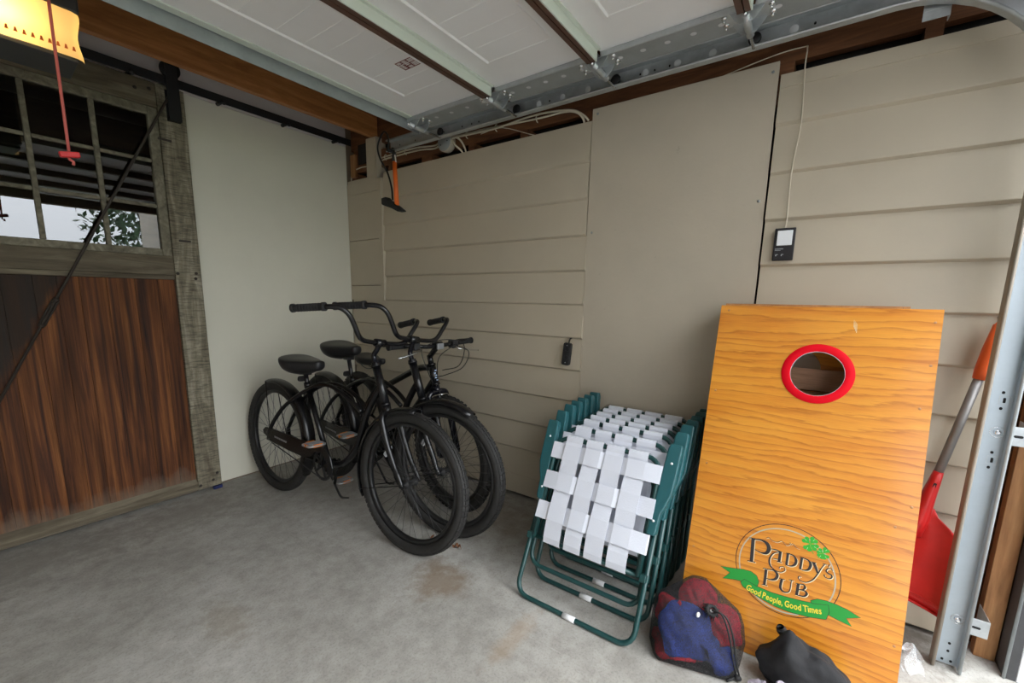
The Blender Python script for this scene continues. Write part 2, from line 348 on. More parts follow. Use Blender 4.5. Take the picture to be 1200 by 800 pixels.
# ------------------------------------------------------------------ mesh builder
WM = {}                                         # world matrix of each thing, for parts modelled in world coordinates
def V(*a): return Vector(a if len(a) == 3 else a[0])
class MB:
    def __init__(s): s.v = []; s.f = []; s.s = []; s.mi = []; s.cur = 0
    def add(s, vs, fs, smooth=False):
        b = len(s.v); s.v += [Vector(p) for p in vs]
        for f in fs:
            s.f.append(tuple(b+i for i in f)); s.s.append(smooth); s.mi.append(s.cur)
        return s
    def obox(s, c, ax, ay, az, hx, hy, hz):
        c = V(c); ax = V(ax)*hx; ay = V(ay)*hy; az = V(az)*hz
        vs = [c+i*ax+j*ay+k*az for k in (-1, 1) for j in (-1, 1) for i in (-1, 1)]
        fs = [(0, 2, 3, 1), (4, 5, 7, 6), (0, 1, 5, 4), (2, 6, 7, 3), (0, 4, 6, 2), (1, 3, 7, 5)]
        if V(ax).cross(V(ay)).dot(V(az)) < 0: fs = [f[::-1] for f in fs]
        return s.add(vs, fs)
    def box(s, x0, x1, y0, y1, z0, z1):
        return s.obox(((x0+x1)/2, (y0+y1)/2, (z0+z1)/2), (1, 0, 0), (0, 1, 0), (0, 0, 1), abs(x1-x0)/2, abs(y1-y0)/2, abs(z1-z0)/2)
    def prism(s, poly, o, u, v, d, smooth=False):
        "polygon (list of (a,b)) in the frame o+a*u+b*v, extruded by vector d"
        o = V(o); u = V(u); v = V(v); d = V(d); n = len(poly)
        vs = [o+a*u+b*v for a, b in poly]; vs += [p+d for p in vs]
        fl = u.cross(v).dot(d) > 0
        f0 = tuple(range(n)); f1 = tuple(range(n, 2*n))
        fs = [f0[::-1] if fl else f0, f1 if fl else f1[::-1]]
        side = [(i, (i+1) % n, n+(i+1) % n, n+i) for i in range(n)]
        fs2 = side if fl else [f[::-1] for f in side]
        s.add(vs, fs, False); b = len(s.v)-2*n
        for f in fs2: s.f.append(tuple(b+i for i in f)); s.s.append(smooth); s.mi.append(s.cur)
        return s
    def tube(s, pts, r, n=8, closed=False, caps=True, flat=None):
        "round tube along points; r number or list; flat=(a,b) gives an oval section"
        P = [V(p) for p in pts]; m = len(P)
        R = r if isinstance(r, (list, tuple)) else [r]*m
        T = []
        for i in range(m):
            if closed: t = P[(i+1) % m]-P[i-1]
            else: t = P[min(i+1, m-1)]-P[max(i-1, 0)]
            T.append(t.normalized() if t.length > 1e-9 else Vector((0, 0, 1)))
        a = Vector((0, 0, 1)) if abs(T[0].z) < 0.9 else Vector((1, 0, 0))
        N = [(a-T[0]*a.dot(T[0])).normalized()]
        for i in range(1, m):
            q = T[i-1].rotation_difference(T[i]); x = q @ N[-1]; N.append((x-T[i]*x.dot(T[i])).normalized())
        if closed:
            q = T[-1].rotation_difference(T[0]); x = q @ N[-1]
            ang = atan2(T[0].dot(x.cross(N[0])), x.dot(N[0]))
            for i in range(m): N[i] = Matrix.Rotation(ang*i/m, 3, T[i]) @ N[i]
        fa, fb = flat or (1, 1)
        vs = []
        for i in range(m):
            B = T[i].cross(N[i])
            for k in range(n):
                th = 2*pi*k/n; vs.append(P[i]+R[i]*(fa*cos(th)*N[i]+fb*sin(th)*B))
        fs = []
        for i in range(m if closed else m-1):
            j = (i+1) % m
            for k in range(n):
                l = (k+1) % n; fs.append((i*n+k, i*n+l, j*n+l, j*n+k))
        s.add(vs, fs, True)
        if caps and not closed:
            b = len(s.v)-m*n
            s.f.append(tuple(b+k for k in range(n))[::-1]); s.s.append(False); s.mi.append(s.cur)
            s.f.append(tuple(b+(m-1)*n+k for k in range(n))); s.s.append(False); s.mi.append(s.cur)
        return s
    def lathe(s, prof, o, axis, n=24, smooth=True, a0=0.0, a1=2*pi, ref=None, closedprof=False):
        "profile of (radius, height) turned about the axis through o"
        o = V(o); ax = V(axis).normalized()
        a = V(ref) if ref else (Vector((1, 0, 0)) if abs(ax.x) < 0.9 else Vector((0, 1, 0)))
        a = (a-ax*a.dot(ax)).normalized(); b = ax.cross(a)
        full = abs(a1-a0-2*pi) < 1e-6; steps = n if full else n+1; m = len(prof)
        vs = []
        for i in range(steps):
            th = a0+(a1-a0)*i/n
            for r, h in prof: vs.append(o+ax*h+(a*cos(th)+b*sin(th))*r)
        fs = []
        for i in range(n):
            j = (i+1) % steps
            for k in range(m if closedprof else m-1):
                l = (k+1) % m
                fs.append((i*m+k, j*m+k, j*m+l, i*m+l))
        return s.add(vs, fs, smooth)
    def ball(s, c, rx, ry, rz, nu=16, nv=10, fn=None):
        vs = []; fs = []; c = V(c)
        for i in range(nv+1):
            ph = pi*i/nv
            for k in range(nu):
                th = 2*pi*k/nu; d = Vector((sin(ph)*cos(th), sin(ph)*sin(th), cos(ph))); g = fn(d) if fn else 1.0
                vs.append(c+Vector((d.x*rx*g, d.y*ry*g, d.z*rz*g)))
        for i in range(nv):
            for k in range(nu):
                l = (k+1) % nu; fs.append((i*nu+k, (i+1)*nu+k, (i+1)*nu+l, i*nu+l))
        return s.add(vs, fs, True)
    def build(s, name, mats, parent=None, bevel=0.0, world=False, sub=0, **tags):
        if isinstance(mats, str): mats = [mats]
        vs = s.v
        if world and parent is not None:
            inv = WM[parent.name].inverted(); vs = [inv @ p for p in vs]
        me = bpy.data.meshes.new(name); me.from_pydata([tuple(p) for p in vs], [], s.f)
        me.polygons.foreach_set('use_smooth', s.s); me.polygons.foreach_set('material_index', s.mi)
        for x in mats: me.materials.append(M[x])
        bm = bmesh.new(); bm.from_mesh(me); bmesh.ops.remove_doubles(bm, verts=bm.verts, dist=1e-6)
        bmesh.ops.recalc_face_normals(bm, faces=bm.faces); bm.to_mesh(me); bm.free(); me.update()
        o = bpy.data.objects.new(name, me); col.objects.link(o)
        if parent is not None:
            o.parent = parent; WM[o.name] = WM[parent.name].copy()
        else: WM[o.name] = Matrix.Identity(4)
        if bevel:
            b = o.modifiers.new('edge', 'BEVEL'); b.width = bevel; b.segments = 2; b.limit_method = 'ANGLE'; b.angle_limit = radians(40)
        if sub:
            b = o.modifiers.new('smooth', 'SUBSURF'); b.levels = sub; b.render_levels = sub
        for k, v in tags.items(): o[k] = v
        return o
def thing(name, label, cat, loc=(0, 0, 0), mat=None, group=None, kind=None):
    o = bpy.data.objects.new(name, None); col.objects.link(o); o.empty_display_size = 0.05
    m = mat or Matrix.Translation(V(loc)); o.matrix_world = m; WM[o.name] = m.copy()
    if label: o['label'] = label
    if cat: o['category'] = cat
    if group: o['group'] = group
    if kind: o['kind'] = kind
    return o
def tag(o, label, cat, group=None):
    o['label'] = label; o['category'] = cat
    if group: o['group'] = group
    return o
def struct(o): o['kind'] = 'structure'; return o
def arc(c, u, v, r, a0, a1, n=8):
    c = V(c); u = V(u); v = V(v)
    return [c+r*(cos(a0+(a1-a0)*i/n)*u+sin(a0+(a1-a0)*i/n)*v) for i in range(n+1)]
def smooth_path(pts, n=6):
    "Catmull-Rom through the points"
    P = [V(p) for p in pts]; P = [2*P[0]-P[1]]+P+[2*P[-1]-P[-2]]; out = []
    for i in range(1, len(P)-2):
        for k in range(n):
            t = k/n; a, b, c, d = P[i-1:i+3]
            out.append(0.5*((2*b)+(c-a)*t+(2*a-5*b+4*c-d)*t*t+(3*b-a-3*c+d)*t**3))
    out.append(P[-2]); return out
def rounded(w, h, r, n=4):
    "rounded rectangle outline centred at 0"
    out = []
    for cx, cy, a in ((w/2-r, h/2-r, 0), (-w/2+r, h/2-r, pi/2), (-w/2+r, -h/2+r, pi), (w/2-r, -h/2+r, 1.5*pi)):
        for i in range(n+1): out.append((cx+r*cos(a+pi/2*i/n), cy+r*sin(a+pi/2*i/n)))
    return out

# ------------------------------------------------------------------ floor, ground, ceiling, walls
def build_shell():
    b = MB(); b.box(-3.8, 0.15, -3.72, 2.4, -0.12, 0.0); struct(b.build('floor', 'concrete'))
    b = MB(); b.box(-9, 6, -11, -3.721, -0.14, -0.015); d = struct(b.build('ground', 'driveway'))
    b = MB(); b.box(-40, 40, -60, -11, -0.14, -0.02); b.build('lawn', 'lawn_green', d)
    b = MB(); b.box(-3.8, 0.15, -3.72, 2.4, 2.76, 2.82); struct(b.build('ceiling', 'wall_board'))
    b = MB(); b.box(-3.82, -3.75, -3.72, 2.4, 0, 2.76); struct(b.build('wall_left', 'siding_paint'))
    # front wall with the garage opening
    b = MB(); b.box(-3.75, -3.35, -3.70, -3.60, 0, 2.76); b.box(-3.35, -0.05, -3.70, -3.60, 2.14, 2.76)
    f = struct(b.build('wall_front', 'wall_board'))
    b = MB(); b.box(-0.05, -0.008, -3.638, -3.586, 0, 2.139); b.build('jamb_board', 'jamb_wood', f, 0.002)
    b = MB(); b.box(-0.125, -0.01, -3.668, -3.640, 0, 2.139); b.build('weather_seal', 'seal_grey', f, 0.002)
    b = MB(); b.tube([(-0.125, -3.641, 0), (-0.125, -3.641, 2.139)], 0.0045, 8); b.build('seal_edge_highlight', 'galvanised_dull', f)  # paler strip painting the lit edge of the seal
    b = MB(); b.box(-0.125, 0.03, -3.74, -3.6685, 0, 2.139); b.build('outer_trim', 'trim_white', f, 0.003)
    b = MB(); b.box(-0.12, 0.10, -4.60, -3.742, -0.1, 2.30); b.build('added_shade_wall', 'siding_paint', f)  # added wall, out of view, to shade the siding by the door post
    b = MB(); b.box(0.03, 0.10, -3.60, -3.548, 0, 2.5); b.build('wall_stud', 'header_wood', f)
    b = MB(); b.box(-0.05, 0.12, -3.70, -3.64, 0, 2.76); b.build('wall_stud', 'header_wood', f)

    # right wall
    b = MB(); b.box(0.105, 0.14, -3.72, 2.4, 0, 2.76); w = struct(b.build('wall_right', 'dark_recess'))
    zs = [0.012, 0.130, 0.304, 0.474, 0.6525, 0.827, 1.003, 1.181, 1.358, 1.536, 1.714, 1.894, 2.081]
    r = random.Random(3)
    def board(y0, y1, z0, z1):
        t = r.uniform(-0.0015, 0.0015)
        p = [(0.004, z0-.001), (-0.0060+t, z0-.001), (-0.0215+t, z0+0.0085), (-0.0220+t, z0+0.012), (-0.0065+t, z1+0.004), (0.004, z1+0.004)]
        MB().prism(p, (0, y0, 0), (1, 0, 0), (0, 0, 1), (0, y1-y0, 0)).build('siding_board', 'siding_paint', w)
    for i in range(12):
        y0 = -0.412 if i >= 7 else -0.004
        board(y0, -2.0125+0.0035*r.uniform(-1, 1), zs[i], zs[i+1])
        if i < 11: board(-2.8005-0.0015*r.random(), -3.545, zs[i], zs[i+1])
    board(-2.8005, -3.545, zs[11], 2.030); MB().box(-0.012, 0.004, -3.545, -2.8005, 2.0335, 2.081).build('siding_board', 'siding_paint', w)
    # plywood sheet with its two screws
    b = MB(); b.prism([(-2.014, 0.012), (-2.7965, 0.012), (-2.7935, 1.2), (-2.792, 2.133), (-2.016, 2.135), (-2.012, 1.2)], (-0.0125, 0, 0), (0, 1, 0), (0, 0, 1), (0.0135, 0, 0))
    p = b.build('plywood_sheet', 'plywood_paint', w, 0.0015)
    b = MB()
    for y, z in ((-2.043, 2.108), (-2.772, 2.098), (-2.04, 1.55), (-2.77, 1.62), (-2.77, 0.95)): b.lathe([(0, 0), (0.005, 0), (0.006, 0.001), (0, 0.0015)][::-1], (-0.0125, y, z), (-1, 0, 0), 8)
    b.build('screw', 'galvanised_dull', p, kind='stuff')
    # boxed corner below the beam
    for z0, z1 in ((1.184, 1.293), (1.2965, 1.629), (1.6325, 1.964), (1.9665, 2.046)):
        MB().box(-0.026, 0.004, -0.372, -0.003, z0, z1).build('corner_board', 'siding_paint', w, 0.001)
    MB().box(-0.031, 0.004, -0.412, -0.3735, 1.184, 2.046).build('corner_trim', 'siding_paint', w, 0.002)
    MB().box(-0.024, 0.05, -0.36, -0.01, 2.046, 2.07).build('corner_board', 'siding_paint', w, 0.001)
    b = MB(); b.box(-0.026, 0.06, -0.345, -0.25, 2.07, 2.329); b.build('corner_post', 'siding_paint', w, 0.002)
    b = MB(); b.box(-0.024, 0.06, -0.362, -0.3465, 2.047, 2.329); b.build('corner_trim', 'plywood_paint', w, 0.001)
    # bare framing above the siding
    MB().box(0.02, 0.06, -3.46, 0.0, 2.132, 2.252).build('header_board', 'header_wood', w)
    MB().box(0.028, 0.066, -3.46, 0.0, 2.30, 2.50).build('header_board', 'header_wood', w)
    for y, wd in ((-0.05, .04), (-0.47, .045), (-0.83, .09), (-1.215, .045), (-1.597, .05), (-1.99, .045), (-2.40, .045), (-2.815, .05), (-3.225, .046)):
        MB().box(0.012, 0.10, y-wd/2, y+wd/2, 1.98, 2.1315).build('wall_stud', 'header_wood', w)
        MB().box(0.03, 0.10, y-wd/2, y+wd/2, 2.2525, 2.2995).build('wall_stud', 'header_wood', w)
        MB().box(0.03, 0.10, y-wd/2, y+wd/2, 2.5005, 2.755).build('wall_stud', 'header_wood', w)
    MB().box(0.0145, 0.018, -0.245, -0.10, 2.185, 2.325).build('bay_shade_panel', 'dark_recess', w)  # near-black panel painting the shade of the hole in the framing
    MB().box(-0.006, 0.0145, -0.085, -0.03, 2.10, 2.26).build('blocking_board', 'jamb_wood', w)
    MB().box(0.02, 0.08, -0.245, -0.17, 2.13, 2.132).build('blocking_board', 'header_wood', w)
    for y in (-2.945, -3.035):
        MB().prism([(-0.014, 2.03), (0.010, 2.03), (0.017, 2.128), (-0.007, 2.128)], (0.10, y, 0), (0, 1, 0), (0, 0, 1), (0.004, 0, 0)).build('tarp_scrap', 'tarp_blue', w)

    # back wall: doorway behind the sliding door, sheet panels beside it
    b = MB(); b.box(-1.16, 0.10, 0.0125, 0.10, 0, 2.755); b.box(-3.75, -2.36, 0.0125, 0.10, 0, 2.755); b.box(-2.36, -1.16, 0.0125, 0.10, 2.22, 2.755)
    k = struct(b.build('wall_back', 'wall_board'))
    MB().box(-1.16, -0.021, 0.0, 0.012, 0.008, 2.322).build('sheet_panel', 'back_panel_paint', k, 0.001)
    MB().box(-3.75, -2.36, 0.0, 0.012, 0.008, 2.322).build('sheet_panel', 'back_panel_paint', k, 0.001)
    MB().box(-3.75, -0.021, -0.001, 0.0122, 2.3235, 2.755).build('sheet_panel', 'upper_panel_paint', k, 0.001)
    MB().box(-1.12, -0.021, 0.002, 0.012, 0.0, 0.0075).build('gap_strip', 'wall_board', k)
    b = MB(); b.box(-3.0, 0.10, 2.30, 2.38, 0, 2.755); b.box(-3.0, -2.95, 0.1, 2.3, 0, 2.755); b.box(0.03, 0.10, 0.1, 2.3, 0, 2.755)
    struct(b.build('wall_shed', 'shed_wood'))
    # wooden beam on the corner post
    b = MB(); b.box(-3.75, 0.018, -0.332, -0.29, 2.332, 2.56); struct(b.build('trim_1', 'beam_wood', None, 0.003))
build_shell()

# ------------------------------------------------------------------ sliding barn door
def build_barn_door():
    d = thing('door_1', None, None, (-1.64, -0.035, 0), kind='structure')
    kw = dict(parent=d, world=True)
    F, K = -0.057, -0.012
    def bx(name, m, x0, x1, z0, z1, y0=F, y1=K, bev=0.003): return MB().box(x0, x1, y0, y1, z0, z1).build(name, m, bevel=bev, **kw)
    bx('stile', 'weathered_wood', -1.2015, -1.0735, 0.018, 2.31)
    bx('stile', 'weathered_wood', -2.37, -2.242, 0.018, 2.31)
    bx('top_rail', 'weathered_rail', -2.241, -1.2025, 2.186, 2.31, F+.003)
    bx('middle_rail', 'weathered_rail', -2.241, -1.2025, 1.315, 1.418, F+.003)
    bx('rail_lip', 'weathered_rail', -2.241, -1.2025, 1.290, 1.3145, F+.009)
    bx('bottom_rail', 'weathered_rail', -2.241, -1.2025, 0.018, 0.060, F-.002)
    b = MB(); b.prism([(-.058, .0605), (-.03, .0605), (-.03, .088), (-.036, .088)], (-2.241, 0, 0), (0, 1, 0), (0, 0, 1), (1.0385, 0, 0)); b.build('sill_strip', 'weathered_rail', **kw)
    # glazed sash
    bx('sash_stile', 'sash_wood', -1.246, -1.2025, 1.4185, 2.1855, F+.010)
    bx('sash_stile', 'sash_wood', -2.241, -2.20, 1.4185, 2.1855, F+.010)
    bx('sash_rail', 'sash_wood', -2.1995, -1.2465, 2.146, 2.1855, F+.010)
    bx('sash_rail', 'sash_wood', -2.1995, -1.2465, 1.4185, 1.456, F+.010)
    xs = [-2.1995, -1.935, -1.700, -1.466, -1.2465]; zs = [1.4565, 1.682, 1.915, 2.1455]
    for x in xs[1:4]: bx('muntin', 'sash_wood', x-.0105, x+.0105, 1.4565, 2.1455, F+.014, K-.006, .004)
    for z in zs[1:3]:
        for i in range(4): bx('muntin', 'sash_wood', xs[i]+(.011 if i else 0), xs[i+1]-(.011 if i < 3 else 0), z-.0085, z+.0085, F+.016, K-.006, .004)
    for i in range(4):
        for j in range(3):
            a = 0.004
            x0 = xs[i]+(.008 if i else 0); x1 = xs[i+1]-(.008 if i < 3 else 0); z0 = zs[j]+(.006 if j else 0); z1 = zs[j+1]-(.006 if j < 2 else 0)
            t = rnd.uniform(-.0012, .0012); u = rnd.uniform(-.0012, .0012)
            MB().add([(x0, -.030-t, z0), (x1, -.030+t, z0), (x1, -.030+t+u, z1), (x0, -.030-t+u, z1)], [(0, 1, 2, 3)]).build('pane', 'pane_glass', **kw)
    # boards of the lower panel
    x = -2.241
    r = random.Random(11)
    while x < -1.2035:
        wd = min(r.uniform(.075, .115), -1.2025-x)
        if -1.2025-(x+wd) < .03: wd = -1.2025-x
        y = -.036+r.uniform(-.0006, .0006)
        MB().box(x+.0003, x+wd-.0003, y, -.014, .061, 1.2895).build('plank', 'door_plank', bevel=.0012, **kw); x += wd
    # diagonal brace rod
    a, c = Vector((-1.160, -.066, 2.235)), Vector((-1.990, -.066, .590)); dr = (c-a).normalized()
    b = MB(); b.tube([a+dr*-.02, a, c], .0062, 8); rod = b.build('brace_rod', 'rod_iron', **kw)
    m_ = a+dr*1.255
    b = MB(); b.tube([m_-dr*.075, m_-dr*.06], .011, 8)
    sx = dr.cross(V(0, 1, 0))*.010
    b.tube([m_-dr*.066+sx, m_+dr*.066+sx], .004, 6); b.tube([m_-dr*.066-sx, m_+dr*.066-sx], .004, 6); b.tube([m_+dr*.06, m_+dr*.075], .011, 8)
    b.build('turnbuckle', 'rod_iron', rod, world=True)
    MB().box(-1.215, -1.155, -.0625, F, 2.028, 2.038).build('iron_staple', 'rod_iron', **kw)
    MB().box(-1.168, -1.112, -.0625, F, 1.502, 1.513).build('iron_staple', 'rod_iron', **kw)
    for x, z in ((-1.10, 1.33), (-1.105, 1.30), (-1.19, 1.325), (-1.12, .06), (-1.095, .10), (-1.19, .045), (-1.29, 2.255), (-1.23, 2.27)):
        MB().lathe([(0, .005), (.007, .004), (.009, 0)], (x, F-.001, z), (0, -1, 0), 8).build('bolt', 'rod_iron', **kw)
    # hanger strap and wheel on the track
    for xc in (-1.135, -2.30):
        b = MB(); b.prism([(-.028, 2.135), (.028, 2.135), (.028, 2.42), (.02, 2.437), (-.02, 2.437), (-.028, 2.42)], (xc, -.098, 0), (1, 0, 0), (0, 0, 1), (0, .006, 0))
        b.box(xc-.028, xc+.028, -.098, -.0575, 2.135, 2.141); b.box(xc-.028, xc+.028, -.0625, -.0575, 2.135, 2.29)
        h = b.build('hanger_strap', 'track_black', bevel=.001, **kw)
        b = MB(); b.lathe([(0, -.012), (.045, -.012), (.045, -.006), (.036, -.003), (.036, .003), (.045, .006), (.045, .012), (0, .012)], (xc, -.0785, 2.392), (0, 1, 0), 24); b.build('hanger_wheel', 'track_black', h, world=True)
    # flat track bar
    t = tag(thing('sliding_door_track', '', '', (-1.3, -.078, 2.33)), 'black flat steel rail along the back wall above the weathered sliding door', 'door track')
    MB().box(-3.6, -.030, -.081, -.076, 2.309, 2.3535).build('rail_bar', 'track_black', t, .001, True)
    for x in (-3.3, -2.6, -1.9, -1.30, -.885, -.50, -.13):
        b = MB(); b.tube([(x, -.073, 2.325), (x, -.002, 2.325)], .011, 10); b.lathe([(0, .007), (.008, .006), (.014, 0)], (x, -.083, 2.316), (0, -1, 0), 8)
        b.build('standoff_bolt', 'track_black', t, world=True)
    g = MB().prism(rounded(.05, .03, .008), (-1.10, -.058, 0.0), (1, 0, 0), (0, 1, 0), (0, 0, .017)).build('door_floor_guide', 'guide_blue'); tag(g, 'small dark blue guide block on the floor under the sliding door stile', 'door guide')
build_barn_door()

# ------------------------------------------------------------------ overhead garage door
def build_garage_door():
    Z = 2.165
    t = tag(thing('garage_door', '', '', (-1.79, -2.15, Z)), 'white sectional garage door rolled up flat under the ceiling, brown edged ribs', 'garage door')
    kw = dict(parent=t, world=True)
    XL, XR = -3.31, -.27
    secs = [(-1.112, -1.657), (-1.7055, -2.180), (-2.2205, -2.700), (-2.7455, -3.215)]
    for i, (y0, y1) in enumerate(secs):
        s = MB().box(XL, XR, y1, y0, Z, Z+.036).build('door_section', 'door_white', bevel=.002, **kw)
        # embossed long panels and their cross creases
        def ridge(bb, x0, x1, ya, yb, w=.0065, h=.004):
            bb.prism([(-w, 0), (w, 0), (w*.4, -h), (-w*.4, -h)], (x0, (ya+yb)/2, Z) if abs(x1-x0) > abs(ya-yb) else ((x0+x1)/2, ya, Z),
                     (0, 1, 0) if abs(x1-x0) > abs(ya-yb) else (1, 0, 0), (0, 0, 1), (x1-x0, 0, 0) if abs(x1-x0) > abs(ya-yb) else (0, yb-ya, 0))
        yb = y0-.105 if i != 0 else -1.300; ye = y1+.072
        k = 0
        for xa, xb in ((-1.72, -.588), (-3.0, -1.86)):
            b = MB(); ridge(b, xa, xb, yb, yb, .008, .006); ridge(b, xa, xb, ye, ye, .005, .003); ridge(b, xb, xb, yb, ye, .0035, .002); ridge(b, xa, xa, yb, ye, .0035, .002)
            x = xb-.105
            while x > xa+.05:
                ridge(b, x, x, yb-.002, ye+.002, .0022, .0012); x -= .105+.02*((k*7) % 3-1); k += 1
            b.build('embossed_panel', 'door_white', s, world=True)
        b = MB(); b.box(-.402, XR, y1+.002, y0-.002, Z-.014, Z-.001); b.build('end_stile', 'galvanised_dull', s, .001, True)
        b = MB(); b.box(-.407, -.400, y1+.002, y0-.002, Z-.021, Z-.001); b.build('stile_lip', 'galvanised', s, .002, True)
        b = MB()
        n = 5
        for q in range(n):
            y = y0-.06-(y0-y1-.12)*q/(n-1)
            b.lathe([(0.011, 0), (.008, .0007), (0, .001)], (-.345, y, Z-.0142), (0, 0, -1), 10)
        b.build('spot_weld', 'spot_weld', s, world=True, kind='stuff')
    for (ya, yb_) in ((-1.658, -1.7045), (-2.181, -2.2195), (-2.7015, -2.7445)):
        b = MB(); b.cur = 0
        ym = (ya+yb_)/2
        b.box(XL, -.425, yb_, yb_+.004, Z-.043, Z-.0005)
        b.box(XL, -.425, yb_-.014, yb_-.0005, Z-.006, Z-.0005)
        b.cur = 1
        b.box(XL, -.43, ym+.002, ya, Z-.045, Z-.0005); b.box(XL, -.43, yb_+.0045, ym-.002, Z-.045, Z-.0005)
        b.box(XL, -.432, ym-.002, ym+.002, Z-.036, Z-.0005)
        b.build('section_rail', ['door_rail_white', 'door_rail_brown'], **kw)
    # top strut of galvanised angle, with the pale section edge in front of it
    b = MB(); b.box(XL, -.305, -1.0985, -1.1015, 2.115, 2.20); b.box(XL, -.305, -1.098, -1.06, 2.179, 2.182); b.tube([(XL, -1.103, 2.181), (-.305, -1.103, 2.181)], .003, 6)
    b.build('top_strut', 'galvanised_dull', **kw)
    b = MB()
    for k in range(12): b.lathe([(0, .0012), (.004, .001), (.005, 0)], (-.47-.22*k, -1.1016, 2.150), (0, -1, 0), 8)
    b.build('rivet', 'galvanised_dull', **kw, kind='stuff')
    b = MB(); b.box(XL, -.40, -1.108, -1.1045, 2.172, 2.20); b.box(XL, -.40, -1.152, -1.1165, 2.160, 2.1645); b.build('section_rail', 'door_rail_white', **kw)
    # hinges with rollers in the track
    for y in (-1.15, -1.681, -2.200, -2.723):
        b = MB()
        b.box(-.40, -.315, y-.075, y+.075, Z-.0165, Z-.0142)
        b.prism([(-.052, 0), (.052, 0), (.030, -.030), (.018, -.040), (-.018, -.040), (-.030, -.030)], (-.318, y, Z-.0165), (0, 1, 0), (0, 0, 1), (-.003, 0, 0))
        b.prism([(-.052, 0), (.052, 0), (.030, -.030), (.018, -.040), (-.018, -.040), (-.030, -.030)], (-.395, y, Z-.0165), (0, 1, 0), (0, 0, 1), (.003, 0, 0))
        b.tube([(-.425, y, Z-.045), (-.285, y, Z-.045)], .0125, 10)
        h = b.build('hinge_bracket', 'galvanised', **kw)
        b = MB(); b.tube([(-.435, y, Z-.045), (-.19, y, Z-.045)], .0055, 8); b.build('roller_stem', 'chrome', h, world=True)
        b = MB(); b.lathe([(0, -.008), (.017, -.008), (.021, -.004), (.021, .004), (.017, .008), (0, .008)], (-.188, y, 2.152), (1, 0, 0), 18); b.build('roller_wheel', 'track_black', h, world=True)
        b = MB()
        for dx, dy in ((-.385, .068), (-.34, .068), (-.385, -.068), (-.34, -.068)):
            b.lathe([(.0095, 0), (.0095, .0045), (.006, .008), (0, .009)], (dx, y+dy, Z-.0165), (0, 0, -1), 8)
            b.tube([(dx, y+dy, Z-.024), (dx, y+dy, Z-.034)], .0035, 6)
        b.build('hex_bolt', 'chrome', h, world=True, kind='stuff')
    # printed label on the first section
    b = MB(); b.box(-.800, -.740, -1.585, -1.486, Z-.0008, Z-.0002); lb = b.build('warning_label', 'label_maroon', **kw)
    b = MB()
    for k, (x0, x1, ya, yb_) in enumerate(((-.796, -.783, -1.515, -1.49), (-.779, -.744, -1.512, -1.49), (-.796, -.762, -1.545, -1.52), (-.758, -.744, -1.545, -1.52), (-.796, -.775, -1.581, -1.55), (-.771, -.744, -1.581, -1.55))):
        n = 4
        for q in range(n):
            xa = x0+(x1-x0)*q/n; b.box(xa, xa+(x1-x0)/n*.62, yb_-.002, ya+.002, Z-.0014, Z-.0009)
    b.build('label_print', 'label_white', lb, world=True, kind='stuff')
build_garage_door()

